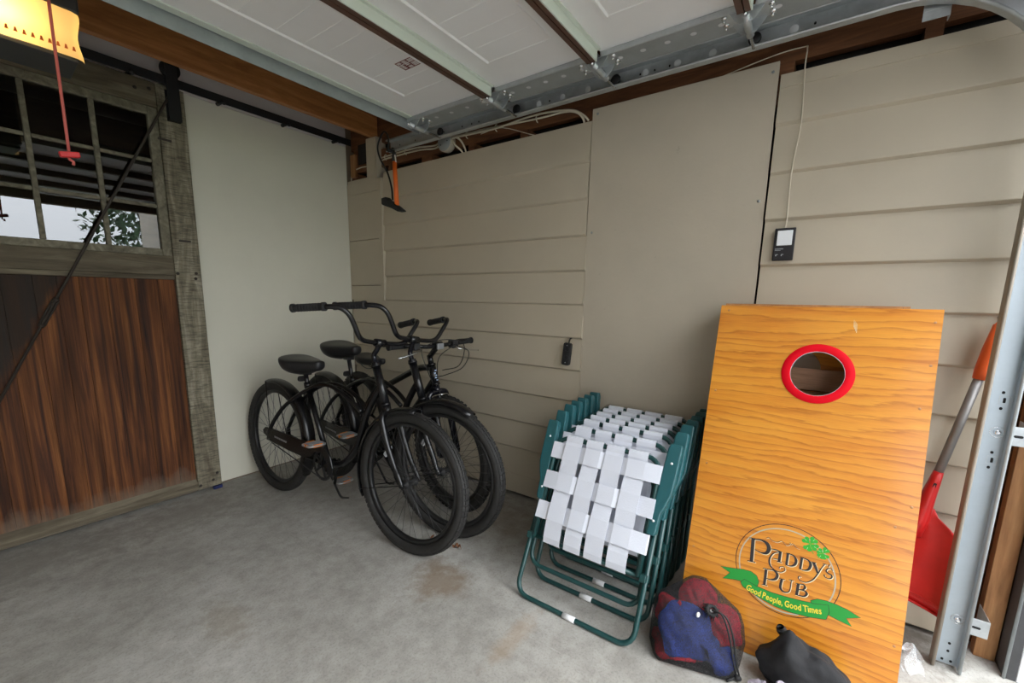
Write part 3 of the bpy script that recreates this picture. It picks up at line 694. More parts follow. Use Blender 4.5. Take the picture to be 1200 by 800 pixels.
def sweep_track(prof, pts, nors):
    "closed profile (a, x): a along the path normal, x world X"
    n = len(prof); vs = []
    for p, q in zip(pts, nors):
        for a, x in prof: vs.append(Vector((x, p[0]+a*q[0], p[1]+a*q[1])))
    fs = []
    for i in range(len(pts)-1):
        for k in range(n):
            l = (k+1) % n; fs.append((i*n+k, i*n+l, (i+1)*n+l, (i+1)*n+k))
    fs.append(tuple(range(n))); fs.append(tuple((len(pts)-1)*n+k for k in range(n))[::-1])
    return vs, fs
def build_track():
    t = tag(thing('garage_door_track', '', '', (-.18, -3.49, 0)), 'galvanised steel roller track running up the door post and along the right wall', 'door track')
    kw = dict(parent=t, world=True)
    yc, zc, r = -3.11, 1.772, .35
    P = [(yc-r, 0.004), (yc-r, .6), (yc-r, 1.2)]; N = [(-1, 0)]*3
    for k in range(13):
        a = pi/2*k/12; P.append((yc-r*cos(a), zc+r*sin(a))); N.append((-cos(a), sin(a)))
    P += [(-2.2, zc+r), (-1.4, zc+r), (-.69, zc+r)]; N += [(0, 1)]*3
    prof = [(0, -.200), (0, -.165), (.065, -.165), (.065, -.200), (.0625, -.200), (.0625, -.1675), (.0025, -.1675), (.0025, -.200)]
    cut = lambda i, j: sweep_track(prof, P[i:j], N[i:j])
    vs, fs = cut(0, 4); MB().add(vs, fs).build('vertical_channel', 'galvanised_bright', **kw)
    vs, fs = cut(3, 16); MB().add(vs, fs).build('curved_channel', 'galvanised', **kw)
    vs, fs = cut(15, 19); MB().add(vs, fs).build('horizontal_channel', 'galvanised', **kw)
    for a, nm in ((0.001, 'track_lip'), (.064, 'track_lip')):
        pts = [(-.201, p[0]+a*q[0], p[1]+a*q[1]) for p, q in zip(P, N)]
        MB().tube(pts[:4], .0048, 8).build(nm, 'shaded_lip' if a < .01 else 'galvanised_dull', **kw)
        MB().tube(pts[3:], .0055, 8).build(nm, 'galvanised', **kw)
    # outer side plate of the upright, slots, bolts
    MB().box(-.198, -.166, -3.4585, -3.4565, .004, 1.77).build('side_flange', 'shaded_lip', **kw)
    b = MB()
    for y, z in ((-3.497, .082), (-3.497, .053), (-3.499, .953), (-3.500, .903), (-3.501, .762), (-3.500, .713), (-3.487, .018), (-3.508, .018), (-3.499, 1.30), (-3.499, 1.36)):
        b.prism(rounded(.007, .009, .003, 2), (-.1678, y, z), (0, 1, 0), (0, 0, 1), (-.0006, 0, 0))
    for z in (.929, .737): b.prism(rounded(.006, .016, .002, 2), (-.1678, -3.504, z), (0, 1, 0), (0, 0, 1), (-.0006, 0, 0))
    b.build('slot_hole', 'black_slot', kind='stuff', **kw)
    b = MB()
    for z in (.929, .737):
        for d, wd, h in ((.011, .0006, .013), ):
            for sy in (-1, 1): b.box(-.1683, -.1676, -3.504+sy*d-.0006, -3.504+sy*d+.0006, z-.013, z+.013)
            for sz in (-1, 1): b.box(-.1683, -.1676, -3.515, -3.493, z+sz*.013-.0006, z+sz*.013+.0006)
    b.build('stamped_plate', 'galvanised', **kw, kind='stuff')
    for z in (.177, .828):
        b = MB(); b.lathe([(.009, 0), (.009, .002), (.006, .005), (0, .006)], (-.168, -3.503, z), (-1, 0, 0), 10); b.tube([(-.168, -3.503, z), (-.18, -3.503, z)], .004, 8)
        b.lathe([(.017, 0), (.017, .0006), (.0155, .0006), (.0155, 0)], (-.168, -3.503, z), (-1, 0, 0), 16)
        b.build('carriage_bolt', 'chrome', **kw)
    for z in (.166, .821, 1.5):
        b = MB(); b.box(-.1645, -.1620, -3.578, -3.47, z-.030, z+.030); b.box(-.162, -.052, -3.578, -3.5755, z-.030, z+.030)
        k = b.build('wall_bracket', 'galvanised', bevel=.0008, **kw)
        b = MB(); b.prism(rounded(.020, .008, .0035, 3), (-.1646, -3.549, z), (0, 1, 0), (0, 0, 1), (-.0006, 0, 0)); b.build('slot_hole', 'black_slot', k, world=True)
    # punched marks along the level run
    b = MB()
    for y in (-.78, -.92, -1.16, -1.30, -1.37, -1.42, -1.86, -2.30, -2.36, -2.42, -2.9):
        b.prism(rounded(.007, .009, .003, 2), (-.1678, y, 2.155), (0, 1, 0), (0, 0, 1), (-.0006, 0, 0))
    b.build('slot_hole', 'black_slot', kind='stuff', **kw)
    b = MB()
    for k in range(9):
        y = -1.80-.13*k; b.lathe([(.014, 0), (.011, .0006), (0, .0008)], (-.1678, y, 2.156), (-1, 0, 0), 12)
    b.build('zinc_mark', 'spot_weld', **kw, kind='stuff')
    # hanging strap of perforated angle
    b = MB(); b.box(-.1545, -.152, -3.236, -3.176, 2.075, 2.74); b.box(-.1545, -.120, -3.2385, -3.236, 2.075, 2.74)
    b.prism([(-.03, 0), (.03, 0), (.028, .008), (-.028, .008)], (-.155, -3.206, 2.10), (0, 1, 0), (0, 0, 1), (-.002, 0, 0))
    b.build('hanging_strap', 'galvanised', **kw)
build_track()

# ------------------------------------------------------------------ door opener with its lamp, and the release cord
def build_opener():
    t = tag(thing('garage_door_opener', '', '', (-1.87, -.8, 2.0)), 'dark grey ceiling opener motor with a glowing amber lamp cover', 'door opener')
    kw = dict(parent=t, world=True)
    b = MB(); b.box(-2.13, -1.648, -.895, -.68, 2.135, 2.30); b.box(-2.13, -1.648, -.75, -.68, 2.005, 2.134); body = b.build('motor_housing', 'opener_grey', bevel=.008, **kw)
    b = MB(); b.prism([(-2.13, -.885), (-1.665, -.885), (-1.655, -.70), (-2.13, -.70)], (0, 0, 1.985), (1, 0, 0), (0, 1, 0), (0, 0, .012)); b.build('base_plate', 'opener_grey', bevel=.003, **kw)
    # wavy translucent cover: front sheet turning round the right end
    prof = []
    for k in range(11):
        z = 1.990+.142*k/10; prof.append((z, .010*cos(2*pi*(k/10))*0.5-.004))
    path = [(-2.13, -.905)]+[(-2.13+.045*k, -.905) for k in range(1, 10)]+[(-1.672, -.903), (-1.655, -.893), (-1.648, -.872)]
    vs = []; n = len(prof)
    for i, (x, y) in enumerate(path):
        g = 1.0
        for z, o in prof:
            ox, oy = (0, -1) if i < 10 else ((.7, -.7) if i < 12 else (1, 0))
            vs.append((x+ox*o, y+oy*o, z))
    fs = [(i*n+k, (i+1)*n+k, (i+1)*n+k+1, i*n+k+1) for i in range(len(path)-1) for k in range(n-1)]
    lens = MB().add(vs, fs, True).build('lamp_cover', 'lamp_lens', **kw)
    b = MB()
    for k in range(23):
        x = -2.09+.0187*k; b.prism([(-.0045, 0), (.0045, 0), (.0018, .013), (-.0018, .013)], (x, -.9125, 2.008), (1, 0, 0), (0, 0, 1), (0, -.0012, 0))
    b.build('vent_slot', 'pump_orange', lens, world=True, kind='stuff')
    MB().ball((-1.845, -.815, 2.066), .03, .03, .03, 16, 10).build('bulb', 'bulb_glow', **kw)
    b = MB(); b.box(-1.90, -1.86, -3.5, -.70, 2.303, 2.33); b.build('opener_rail', 'opener_grey', **kw)
    for x in (-1.70, -2.11): MB().box(x, x+.035, -.76, -.755, 2.30, 2.755).build('hanger_strap', 'galvanised_dull', **kw)
    c = tag(thing('release_cord', '', '', (-1.742, -1.0, 2.30)), 'red pull cord with a red plastic handle hanging before the opener lamp', 'pull cord')
    b = MB(); b.tube([(-1.738, -1.0, 2.302), (-1.741, -1.001, 2.0), (-1.7415, -1.0, 1.80), (-1.7425, -1.0, 1.652)], .0042, 6); b.build('cord', 'cord_red', c, world=True)
    b = MB(); b.prism(rounded(.050, .017, .004), (-1.7425, -1.012, 1.652), (.98, 0, .19), (-.19, 0, .98), (0, .018, 0)); b.build('pull_handle', 'handle_red', c, .003, True)
    b = MB(); b.tube([(-1.745, -1.0, 1.645), (-1.743, -1.004, 1.636), (-1.735, -1.004, 1.632), (-1.737, -1.002, 1.622)], .0042, 6); b.build('cord_knot', 'cord_red', c, world=True)
    b = MB(); b.box(-1.905, -1.72, -1.02, -.985, 2.29, 2.3025); b.build('trolley_arm', 'opener_grey', c, .002, True)
build_opener()

# ------------------------------------------------------------------ bicycles (local frame: x forward, y to the rider's left, z up)
def bike_matrix(x, y, h, lean):
    u = V(cos(h), sin(h), 0); l = V(-sin(h), cos(h), 0); up = V(0, 0, 1)*cos(lean)+l*sin(lean); ll = up.cross(u)
    m = Matrix((u, ll, up)).transposed().to_4x4(); m.translation = V(x, y, .004); return m
def wheel(t, name, c, R, tr, steer=0.0, knobby=False, spokes=36, rim='rim_black'):
    c = V(c); ax = V(-sin(steer), cos(steer), 0); f = V(cos(steer), sin(steer), 0); z = V(0, 0, 1)
    rc = R-tr
    b = MB()
    sec = [(rc+tr*cos(a)*(1.0 if cos(a) > 0 else .92), tr*sin(a)*.98) for a in [2*pi*k/14 for k in range(14)]]
    b.lathe(sec, c, ax, 56, True, ref=f, closedprof=True)
    tyre = b.build(name, 'tyre_rubber', t)
    # tread blocks
    b = MB(); nb = 64 if knobby else 84
    for k in range(nb):
        th = 2*pi*k/nb; d = f*cos(th)+z*sin(th); tg = -f*sin(th)+z*cos(th)
        rows = ((-.55, .0045, .007), (0, .0045, .008), (.55, .0045, .007)) if knobby else ((-.62, .0022, .0095), (-.2, .0022, .0085), (.2, .0022, .0085), (.62, .0022, .0095))
        for q, h, w in rows:
            dd = d*cos(q)+ax*sin(q); o = c+d*rc+dd*(tr+h*.4); side = (ax*cos(q)-d*sin(q))
            b.obox(o, tg, side, dd, .0102 if not knobby else .008, w*.55, h)
    b.build('tread', 'tyre_rubber', tyre, kind='stuff')
    b = MB(); ri = R-2*tr+.004
    b.lathe([(ri, -.014), (ri, .014), (ri-.016, .013), (ri-.020, .006), (ri-.020, -.006), (ri-.016, -.013)], c, ax, 56, True, ref=f, closedprof=True)
    b.build('rim', rim, tyre)
    b = MB()
    b.lathe([(0, -.052), (.006, -.052), (.006, -.034), (.022, -.032), (.022, -.028), (.014, -.024), (.014, .024), (.022, .028), (.022, .032), (.006, .034), (.006, .052), (0, .052)], c, ax, 16, True, ref=f)
    b.lathe([(0, -.062), (.009, -.062), (.009, -.053), (0, -.053)], c, ax, 6, False, ref=f); b.lathe([(0, .053), (.009, .053), (.009, .062), (0, .062)], c, ax, 6, False, ref=f)
    b.build('hub', 'matte_black', tyre)
    b = MB()
    for k in range(spokes):
        sd = 1 if k % 2 else -1; th = 2*pi*k/spokes; hth = th+(.75 if (k//2) % 2 else -.75)
        p0 = c+(f*cos(hth)+z*sin(hth))*.020+ax*sd*.030; p1 = c+(f*cos(th)+z*sin(th))*(ri-.018)
        b.tube([p0, p1], .0011, 4, caps=False)
    b.build('spokes', 'spoke_steel', tyre, kind='stuff')
    return tyre
def saddle(t, c, L, W, wide=True, pitch=0.0, fat=1.0):
    "padded seat: rear at +0, nose forward"
    secs = []; n = 16; xs = [0, .03, .10, .25, .42, .58, .74, .88, .97, 1.0]
    ws = [.40, .74, .96, 1.0, .92, .70, .46, .33, .27, .14] if wide else [.35, .65, .92, 1.0, .80, .50, .34, .27, .22, .10]
    hs = [.25, .7, 1.0, 1.0, .92, .82, .74, .70, .62, .25]
    vs = []; m = len(xs)
    hh = (.082 if wide else .052)*fat
    for x, w, h in zip(xs, ws, hs):
        for k in range(n):
            a = 2*pi*k/n; yy = cos(a)*W/2*w; zz = sin(a)
            zz = (zz*.30*hh*h+.012 if zz > 0 else zz*(.85 if .08 < x < .6 else .6)*hh*h)
            if wide: zz += .018*(abs(yy)/(W/2))**2*0 - (.016 if x > .8 else 0)*0
            kick = .022*(1-min(x/.35, 1))**2+.006*(max(x-.75, 0)/.25)
            vs.append((c[0]+x*L, c[1]+yy, c[2]+zz+kick+pitch*x*L))
    fs = [(i*n+k, i*n+(k+1) % n, (i+1)*n+(k+1) % n, (i+1)*n+k) for i in range(m-1) for k in range(n)]
    fs += [tuple(range(n))[::-1], tuple((m-1)*n+k for k in range(n))]
    s = MB().add(vs, fs, True).build('saddle', 'saddle_vinyl', t, sub=1)
    b = MB()
    for sg in (-1, 1): b.tube(smooth_path([(c[0]+.03*L, c[1]+sg*.03, c[2]-.02), (c[0]+.2*L, c[1]+sg*.022, c[2]-.055), (c[0]+.5*L, c[1]+sg*.022, c[2]-.055), (c[0]+.85*L, c[1]+sg*.012, c[2]-.012)], 4), .0035, 6)
    b.build('saddle_rail', 'spoke_steel', s)
    return s
def crank_set(t, bb, th, chainr, guard=True):
    f = V(cos(th), 0, sin(th)); bb = V(bb)
    b = MB(); b.lathe([(0, -.036), (.021, -.036), (.021, .036), (0, .036)], bb, (0, 1, 0), 14, True); b.build('bottom_bracket', 'frame_black', t)
    b = MB(); r = chainr
    b.lathe([(r-.012, -.044), (r, -.044), (r, -.041), (r-.012, -.041)], bb, (0, 1, 0), 40, False, closedprof=True)
    for k in range(5):
        a = th+2*pi*k/5; d = V(cos(a), 0, sin(a)); b.obox(bb+d*(r*.5)+V(0, -.0425, 0), d, V(0, 1, 0), d.cross(V(0, 1, 0)), r*.5, .0015, .007)
    n = 40
    for k in range(n):
        a = 2*pi*k/n; d = V(cos(a), 0, sin(a)); b.obox(bb+d*(r+.002)+V(0, -.0425, 0), d, V(0, 1, 0), d.cross(V(0, 1, 0)), .003, .0014, .003)
    b.build('chainring', 'matte_black', t)
    for sg, d in ((-1, f), (1, -f)):
        y0 = sg*.052
        b = MB(); b.tube([bb+V(0, y0, 0), bb+d*.155+V(0, y0+sg*.012, 0)], [.013, .010], 8, flat=(1, .7)); b.lathe([(0, 0), (.014, 0), (.014, .006), (0, .006)], bb+V(0, y0+sg*.006, 0), (0, sg, 0), 10)
        b.build('crank_arm', 'frame_black', t)
        e = bb+d*.150+V(0, y0+sg*.014, 0); c = e+V(0, sg*.052, 0)
        b = MB(); b.tube([e, e+V(0, sg*.092, 0)], .006, 8)
        for sx in (-1, 1):
            b.tube(smooth_path([c+V(sx*.010, -.043, 0), c+V(sx*.030, -.040, 0), c+V(sx*.034, 0, 0), c+V(sx*.030, .040, 0), c+V(sx*.010, .043, 0)], 3), .0065, 6, flat=(1, 1.5))
            b.box(c.x+sx*.012-.004, c.x+sx*.012+.004, c.y-.036, c.y+.036, c.z-.009, c.z+.009)
        for yy in (-.022, .022): b.box(c.x-.030, c.x+.030, c.y+yy-.004, c.y+yy+.004, c.z-.005, c.z+.005)
        p = b.build('pedal', 'pedal_grey', t)
        b = MB()
        for sx in (-1, 1): b.box(c.x+sx*.0365-.0025, c.x+sx*.0365+.0025, c.y-.024, c.y+.024, c.z-.007, c.z+.008)
        b.box(c.x-.020, c.x+.020, c.y+sg*.0445-.002, c.y+sg*.0445+.002, c.z-.007, c.z+.007)
        b.build('reflector', 'amber_reflector', p)
BAR = [(.134, .021, .011), (.191, .024, .078), (.244, .013, .134), (.281, -.045, .134), (.333, -.187, .115)]
def cruiser_bars(t, cl, steer, roll):
    c = V(cl)
    def tr(y, x, z):
        x, y = x*cos(steer)-y*sin(steer), x*sin(steer)+y*cos(steer)
        y, z = y*cos(roll)+z*sin(roll), z*cos(roll)-y*sin(roll)
        return c+V(x, y, z)
    half = [(0, 0, 0), (.07, .003, .001), (.122, .016, .006), (.155, .024, .025), (.185, .026, .068), (.215, .024, .108), (.243, .008, .132), (.265, -.02, .136), (.284, -.055, .133), (.305, -.11, .126), (.333, -.187, .115)]
    left = [tr(y, x, z) for y, x, z in half]; right = [tr(-y, x, z) for y, x, z in half]
    h = MB().tube(smooth_path(right[::-1]+left[1:], 4), .0115, 10).build('handlebar', 'frame_black', t)
    for p in (left, right):
        a, e = p[-1], p[-3]; d = (a-e).normalized()
        b = MB(); b.tube([e-d*.0, e+d*.006, a, a+d*.012], [.0185, .0165, .0165, .0165], 12)
        b.tube([a+d*.004, a+d*.016], .0195, 12); b.tube([e-d*.004, e+d*.012], .0195, 12)
        for k in range(9): q = e+(a-e)*(k+1)/10; b.tube([q-d*.003, q+d*.003], .0175, 12)
        b.build('grip', 'matte_black', h)
    b = MB(); b.tube([tr(-.03, 0, 0), tr(.03, 0, 0)], .019, 12); b.build('bar_clamp', 'frame_black', h)
def make_cruiser(label, m, steer, bsteer, broll, cl, R, wb, crank, fend, sz=0.0):
    t = tag(thing('bicycle', '', '', mat=m), label, 'bicycle', 'cruiser bicycles parked in the corner')
    rh = V(0, 0, R); fh = V(wb, 0, R); bb = V(.527, 0, .288)
    hl, ht = V(.985, 0, .690), V(.912, 0, .870)
    sv = lambda y: V(0, y, 0)
    rot = lambda p: V(wb-.0, 0, 0) and p
    # main frame: S-curved down tube, seat tube, twin arched cantilever tubes, chain stays
    b = MB()
    b.tube([hl+(hl-ht)*.02, ht], .0205, 14); b.tube([hl-(hl-ht)*.04, hl+(hl-ht)*.03], .0235, 14); b.tube([ht, ht+(ht-hl)*.05], .0235, 14)
    b.tube(smooth_path([(.950, 0, .775), (.895, 0, .705), (.845, 0, .625), (.805, 0, .520), (.762, 0, .425), (.695, 0, .350), (.620, 0, .304), (.527, 0, .288)], 5), .0175, 12)
    st = V(.318, 0, .700); b.tube([bb, st], .0150, 12); b.tube([st+V(-.004, 0, .018), st-V(-.006, 0, .012)], .0185, 12)
    for sg in (-1, 1):
        b.tube(smooth_path([(-.004, sg*.062, R+.03), (.07, sg*.058, .470), (.15, sg*.048, .555), (.25, sg*.036, .625), (.34, sg*.027, .675), (.45, sg*.026, .720), (.56, sg*.027, .735), (.66, sg*.027, .715), (.75, sg*.026, .680), (.83, sg*.022, .632)], 5), .0115, 10)
        b.tube(smooth_path([(-.004, sg*.060, R-.004), (.12, sg*.056, R-.016), (.35, sg*.040, .302), (.51, sg*.022, .289)], 4), .0100, 8)
        b.prism([(-.022, -.014), (.030, -.016), (.024, .040), (-.012, .046)], (0, sg*.058, R), (1, 0, 0), (0, 0, 1), (0, sg*.005, 0))
    b.build('frame', 'frame_black', t)
    # fork turned a little about the steering axis
    axs = (ht-hl).normalized(); Rm = Matrix.Rotation(steer, 3, axs)
    ro = lambda p: hl+Rm @ (V(p)-hl)
    b = MB(); b.tube([ro(hl-axs*.004), ro(hl-axs*.055)], .022, 12)
    cr = hl-axs*.050
    for sg in (-1, 1):
        pts = [cr+sv(sg*.004), cr+V(.004, sg*.034, .010), cr+V(.014, sg*.052, -.010), cr+V(.030, sg*.054, -.055), V(1.060, sg*.054, .520), V(1.110, sg*.054, .425), V(wb-.018, sg*.055, R+.030), V(wb, sg*.056, R)]
        b.tube([ro(p) for p in smooth_path(pts, 4)], [.0165]*8+[.0160]*8+[.0150]*4+[.0135]*4+[.0115]*5, 10)
        b.tube([ro(V(wb, sg*.050, R)), ro(V(wb, sg*.064, R))], .011, 8)
    b.build('fork', 'frame_black', t)
    b = MB(); q = ht+axs*.075; b.tube(smooth_path([ht+axs*.006, ht+axs*.055, V((ht.x+cl[0])/2-.012, 0, cl[2]-.038), V(cl[0], 0, cl[2]-.004)], 4), .0130, 10)
    b.tube([ht+axs*.004, ht+axs*.020], .0215, 12)
    b.build('stem', 'gloss_black', t)
    cruiser_bars(t, cl, bsteer, broll)
    wheel(t, 'rear_wheel', rh, R, .0275)
    fhr = ro(fh); wheel(t, 'front_wheel', fhr, R, .0275, steer)
    # mudguards
    def guard(c, a0, a1, stm, r0):
        f = V(cos(stm), sin(stm), 0); ax = V(-sin(stm), cos(stm), 0); z = V(0, 0, 1); b = MB()
        vs = []; n = 22; sec = [(-.034, -.012), (-.030, .002), (-.018, .009), (0, .011), (.018, .009), (.030, .002), (.034, -.012)]
        for i in range(n+1):
            a = a0+(a1-a0)*i/n; d = f*cos(a)+z*sin(a); wf = 1.0 if 0 < i < n else .8
            for w, h in sec: vs.append(c+d*(r0+h)+ax*w*wf)
        k = len(sec); fs = [(i*k+j, i*k+j+1, (i+1)*k+j+1, (i+1)*k+j) for i in range(n) for j in range(k-1)]
        b.add(vs, fs, True); o = b.build('mudguard', 'frame_black', t)
        so = o.modifiers.new('wall', 'SOLIDIFY'); so.thickness = .0012; return o
    g = guard(rh, radians(108), radians(-30), 0, R+.008)
    b = MB()
    for sg in (-1, 1): b.tube([rh+V(0, sg*.05, 0), rh+V((R+.006)*cos(radians(104)), sg*.032, (R+.006)*sin(radians(104)))], .0025, 6)
    b.build('mudguard_stay', 'frame_black', g)
    g = guard(fhr, radians(205), radians(fend), steer, R+.008)
    f = V(cos(steer), sin(steer), 0); ax = V(-sin(steer), cos(steer), 0); b = MB()
    for sg in (-1, 1): b.tube([fhr+ax*sg*.05, fhr+f*(R+.006)*cos(radians(198))+V(0, 0, (R+.006)*sin(radians(198)))+ax*sg*.033], .0025, 6)
    b.build('mudguard_stay', 'frame_black', g)
    # saddle on its post
    b = MB(); b.tube([(.322, 0, .68), (.296-sz*.2, 0, .800+sz)], .0125, 10); b.box(.270-sz*.2, .325-sz*.2, -.020, .020, .785+sz, .812+sz)
    b.build('seat_post', 'frame_black', t)
    saddle(t, (.150-sz*.9, 0, .846+sz), .285, .235)
    # chain guard: long dished plate on the right side
    out = [(-.05, .362), (-.058, .385), (-.03, .406), (.06, .409), (.30, .400), (.44, .406), (.50, .424), (.57, .408), (.63, .365), (.652, .305), (.638, .262), (.602, .260), (.608, .305), (.588, .345), (.545, .370), (.495, .362), (.45, .325), (.38, .307), (.22, .312), (.06, .330)]
    b = MB(); b.prism(out, (0, -.058, 0), (1, 0, 0), (0, 0, 1), (0, -.009, 0))
    cg = b.build('chain_guard', 'frame_black', t, .003)
    b = MB()
    r = random.Random(5)
    for k in range(8): x = .08+k*.017; z = .366-(x-.08)*.06; b.prism([(0, -.005), (.011, -.0055), (.011, .0055), (0, .006)], (x, -.0674, z), (1, 0, 0), (0, 0, 1), (0, -.0004, 0))
    b.build('worn_lettering', 'decal_grey', cg, kind='stuff')
    crank_set(t, bb, crank, .082)
    b = MB(); b.tube(smooth_path([(.40, .035, .268), (.405, .075, .20), (.425, .125, .06), (.430, .150, .012), (.465, .175, .008)], 4), .0065, 8); b.build('kickstand', 'matte_black', t)
    b = MB(); b.prism(rounded(.05, .032, .012), (.272, -.0, .735), (0, 1, 0), (.1, 0, 1), (-.012, 0, 0)); b.build('rear_reflector', 'matte_black', t)
    b = MB(); b.tube([(.527, -.042, .370), (.25, -.042, .362), (.0, -.042, R+.035)], .003, 6); b.tube([(.527, -.042, .206), (.25, -.042, .262), (.0, -.042, R-.035)], .003, 6)
    b.build('chain', 'matte_black', t)
    # spoke reflector
    f2 = V(cos(steer+.4), 0, 0)
    c = fhr+V(cos(2.5)*.20, 0, sin(2.5)*.20)
    b = MB(); b.obox(c, (sin(2.5), 0, -cos(2.5)), (cos(2.5), 0, sin(2.5)), (0, 1, 0), .034, .011, .005); b.build('spoke_reflector', 'clear_reflector', t, .002)
    return t
make_cruiser('matte black cruiser bicycle nearest the door, its front wheel frontmost of the three',
             bike_matrix(-.872, -.379, -1.538, .058), radians(.8), radians(3.65), radians(5.65), (.936, 0, .989), .342, 1.165, radians(74), 84, -.022)
make_cruiser('black cruiser bicycle in the middle, between the nearer cruiser and the mountain bike',
             bike_matrix(-.539, -.435, -1.637, -.006), radians(8), radians(8.1), radians(9.3), (.922, 0, .994), .348, 1.150, radians(130), 62, .040)

def make_mountain_bike():
    m = bike_matrix(-.235, -.404, -1.72, -.03)
    t = tag(thing('bicycle', '', '', mat=m), 'black mountain bicycle with knobby tyres and brake levers, closest to the siding wall', 'bicycle')
    R = .333; wb = 1.02; rh = V(0, 0, R); fh = V(wb, 0, R); bb = V(.42, 0, .285)
    hl, ht = V(.905, 0, .715), V(.868, 0, .835); axs = (ht-hl).normalized()
    b = MB(); b.tube([hl, ht], .0215, 14); b.tube([hl, hl+axs*.012], .025, 14); b.tube([ht-axs*.012, ht], .025, 14)
    b.tube(smooth_path([(.897, 0, .745), (.72, 0, .565), (.42, 0, .285)], 4), .0225, 12)
    b.tube(smooth_path([(.872, 0, .815), (.74, 0, .790), (.56, 0, .715), (.30, 0, .600)], 5), .0195, 12)
    b.tube([bb, (.262, 0, .700)], .0160, 12)
    for sg in (-1, 1):
        b.tube([(0, sg*.066, R), (.10, sg*.050, .425), (.285, sg*.022, .640)], .0085, 8); b.tube([(0, sg*.066, R), (.20, sg*.048, .300), (.40, sg*.024, .285)], .0095, 8)
    b.build('frame', 'frame_black', t)
    b = MB(); b.tube([hl-axs*.002, hl-axs*.05], .020, 12)
    cr = hl-axs*.045
    b.tube(smooth_path([cr+V(.004, -.062, -.045), cr+V(0, -.058, -.008), cr+V(0, -.03, .006), cr+V(0, .03, .006), cr+V(0, .058, -.008), cr+V(.004, .062, -.045)], 4), .0175, 10)
    for sg in (-1, 1):
        a = cr+V(0, sg*.062, -.02); e = V(wb-.012, sg*.062, R)
        b.tube([a, a+(e-a)*.40], .0140, 10); b.tube([a+(e-a)*.38, a+(e-a)*.40, e], [.022, .0205, .0175], 12); b.tube([e-V(0, .008, 0), e+V(.006, .008, 0)], .013, 8)
    # brace arch
    a0 = cr+(V(wb-.012, 0, R)-cr)*.46+V(.018, 0, 0)
    b.tube(smooth_path([a0+V(0, -.060, -.01), a0+V(.012, -.045, .045), a0+V(.016, 0, .060), a0+V(.012, .045, .045), a0+V(0, .060, -.01)], 4), .0105, 8)
    b.build('suspension_fork', 'gloss_black', t)
    b = MB(); cl = V(.935, 0, .945); b.tube([ht, ht+axs*.05], .0165, 12); b.tube([ht+axs*.04, cl], .0155, 10); b.tube([cl-V(0, .026, 0), cl+V(0, .026, 0)], .022, 12)
    b.build('stem', 'frame_black', t)
    hb = MB().tube(smooth_path([(.905, -.290, .962), (.915, -.17, .958), (.935, -.07, .945), (.935, 0, .945), (.935, .07, .945), (.915, .165, .955), (.905, .272, .948)], 5), .0115, 10).build('handlebar', 'frame_black', t)
    for sg, ye, z in ((-1, .290, .962), (1, .272, .948)):
        b = MB(); b.tube([(.9062, sg*(ye-.11), z-.002), (.905, sg*ye, z)], .0165, 12); b.tube([(.905, sg*(ye-.006), z), (.905, sg*(ye+.004), z)], .019, 12); b.build('grip', 'matte_black', hb)
        b = MB(); b.box(.895, .945, sg*(ye-.150)-.020, sg*(ye-.150)+.020, z-.030, z+.016); b.build('shifter', 'matte_black', hb, .006)
        b = MB(); b.tube(smooth_path([(.935, sg*(ye-.155), z-.012), (.972, sg*(ye-.150), z-.028), (.985, sg*(ye-.09), z-.040), (.982, sg*(ye-.01), z-.052)], 5), [.006]*6+[.0045]*10, 8); b.build('brake_lever', 'chrome', hb)
    b = MB(); b.box(.953, .966, -.022, .022, .926, .960); b.build('front_reflector', 'pedal_grey', hb, .004)
    b = MB()
    b.tube(smooth_path([(.955, .10, .945), (1.00, .17, .90), (1.005, .12, .815), (.95, .04, .775), (.90, .02, .76)], 6), .0025, 6)
    b.tube(smooth_path([(.955, -.11, .950), (1.01, -.02, .985), (1.015, .12, .95), (1.0, .10, .83), (.93, .03, .80)], 6), .0025, 6)
    b.tube(smooth_path([(.955, .11, .94), (1.03, .06, .955), (1.03, -.06, .90), (.985, -.045, .78), (.975, -.02, .66)], 6), .0025, 6)
    b.tube(smooth_path([(.955, -.12, .945), (1.0, -.15, .91), (.985, -.10, .80), (.92, -.035, .72), (.80, -.03, .62)], 6), .0025, 6)
    b.build('control_cable', 'cord_black', t, kind='stuff')
    w = wheel(t, 'rear_wheel', rh, R, .0275, 0, True); wheel(t, 'front_wheel', fh, R, .0275, 0, True)
    b = MB(); b.tube([(.272, 0, .68), (.237, 0, .745)], .0135, 10); b.box(.205, .262, -.018, .018, .730, .752); b.build('seat_post', 'frame_black', t)
    s = saddle(t, (.040, 0, .778), .300, .175, False)
    b = MB(); b.prism([(0, -.004), (.045, -.004), (.045, .004), (0, .004)], (.235, -.0275, .806), (1, .12, 0), (0, .45, .9), (0, -.0006, .0003)); b.build('saddle_print', 'decal_grey', s)
    crank_set(t, bb, radians(200), .075)
    b = MB()
    for k in range(5): b.prism([(-.007, -.004), (.007, -.003), (.006, .004), (-.006, .003)], (ht+(hl-ht)*(.30+.11*k))+V(.0222, (-1)**k*.004, 0), (0, 1, 0), axs, (.0012, 0, 0))
    b.build('head_badge', 'badge_blue', t, kind='stuff')
    b = MB()
    for sg in (-1, 1): b.tube([(.955, sg*.035, .60), (.975, sg*.045, .635)], .006, 6); b.box(.955, .985, sg*.030-.006, sg*.030+.006, .635, .668)
    b.tube([(.970, -.03, .672), (.970, .03, .672)], .003, 6)
    b.build('rim_brake', 'chrome', t)
    b = MB(); b.box(-.02, .03, -.085, -.065, .21, .30); b.build('derailleur', 'matte_black', t, .006)
make_mountain_bike()

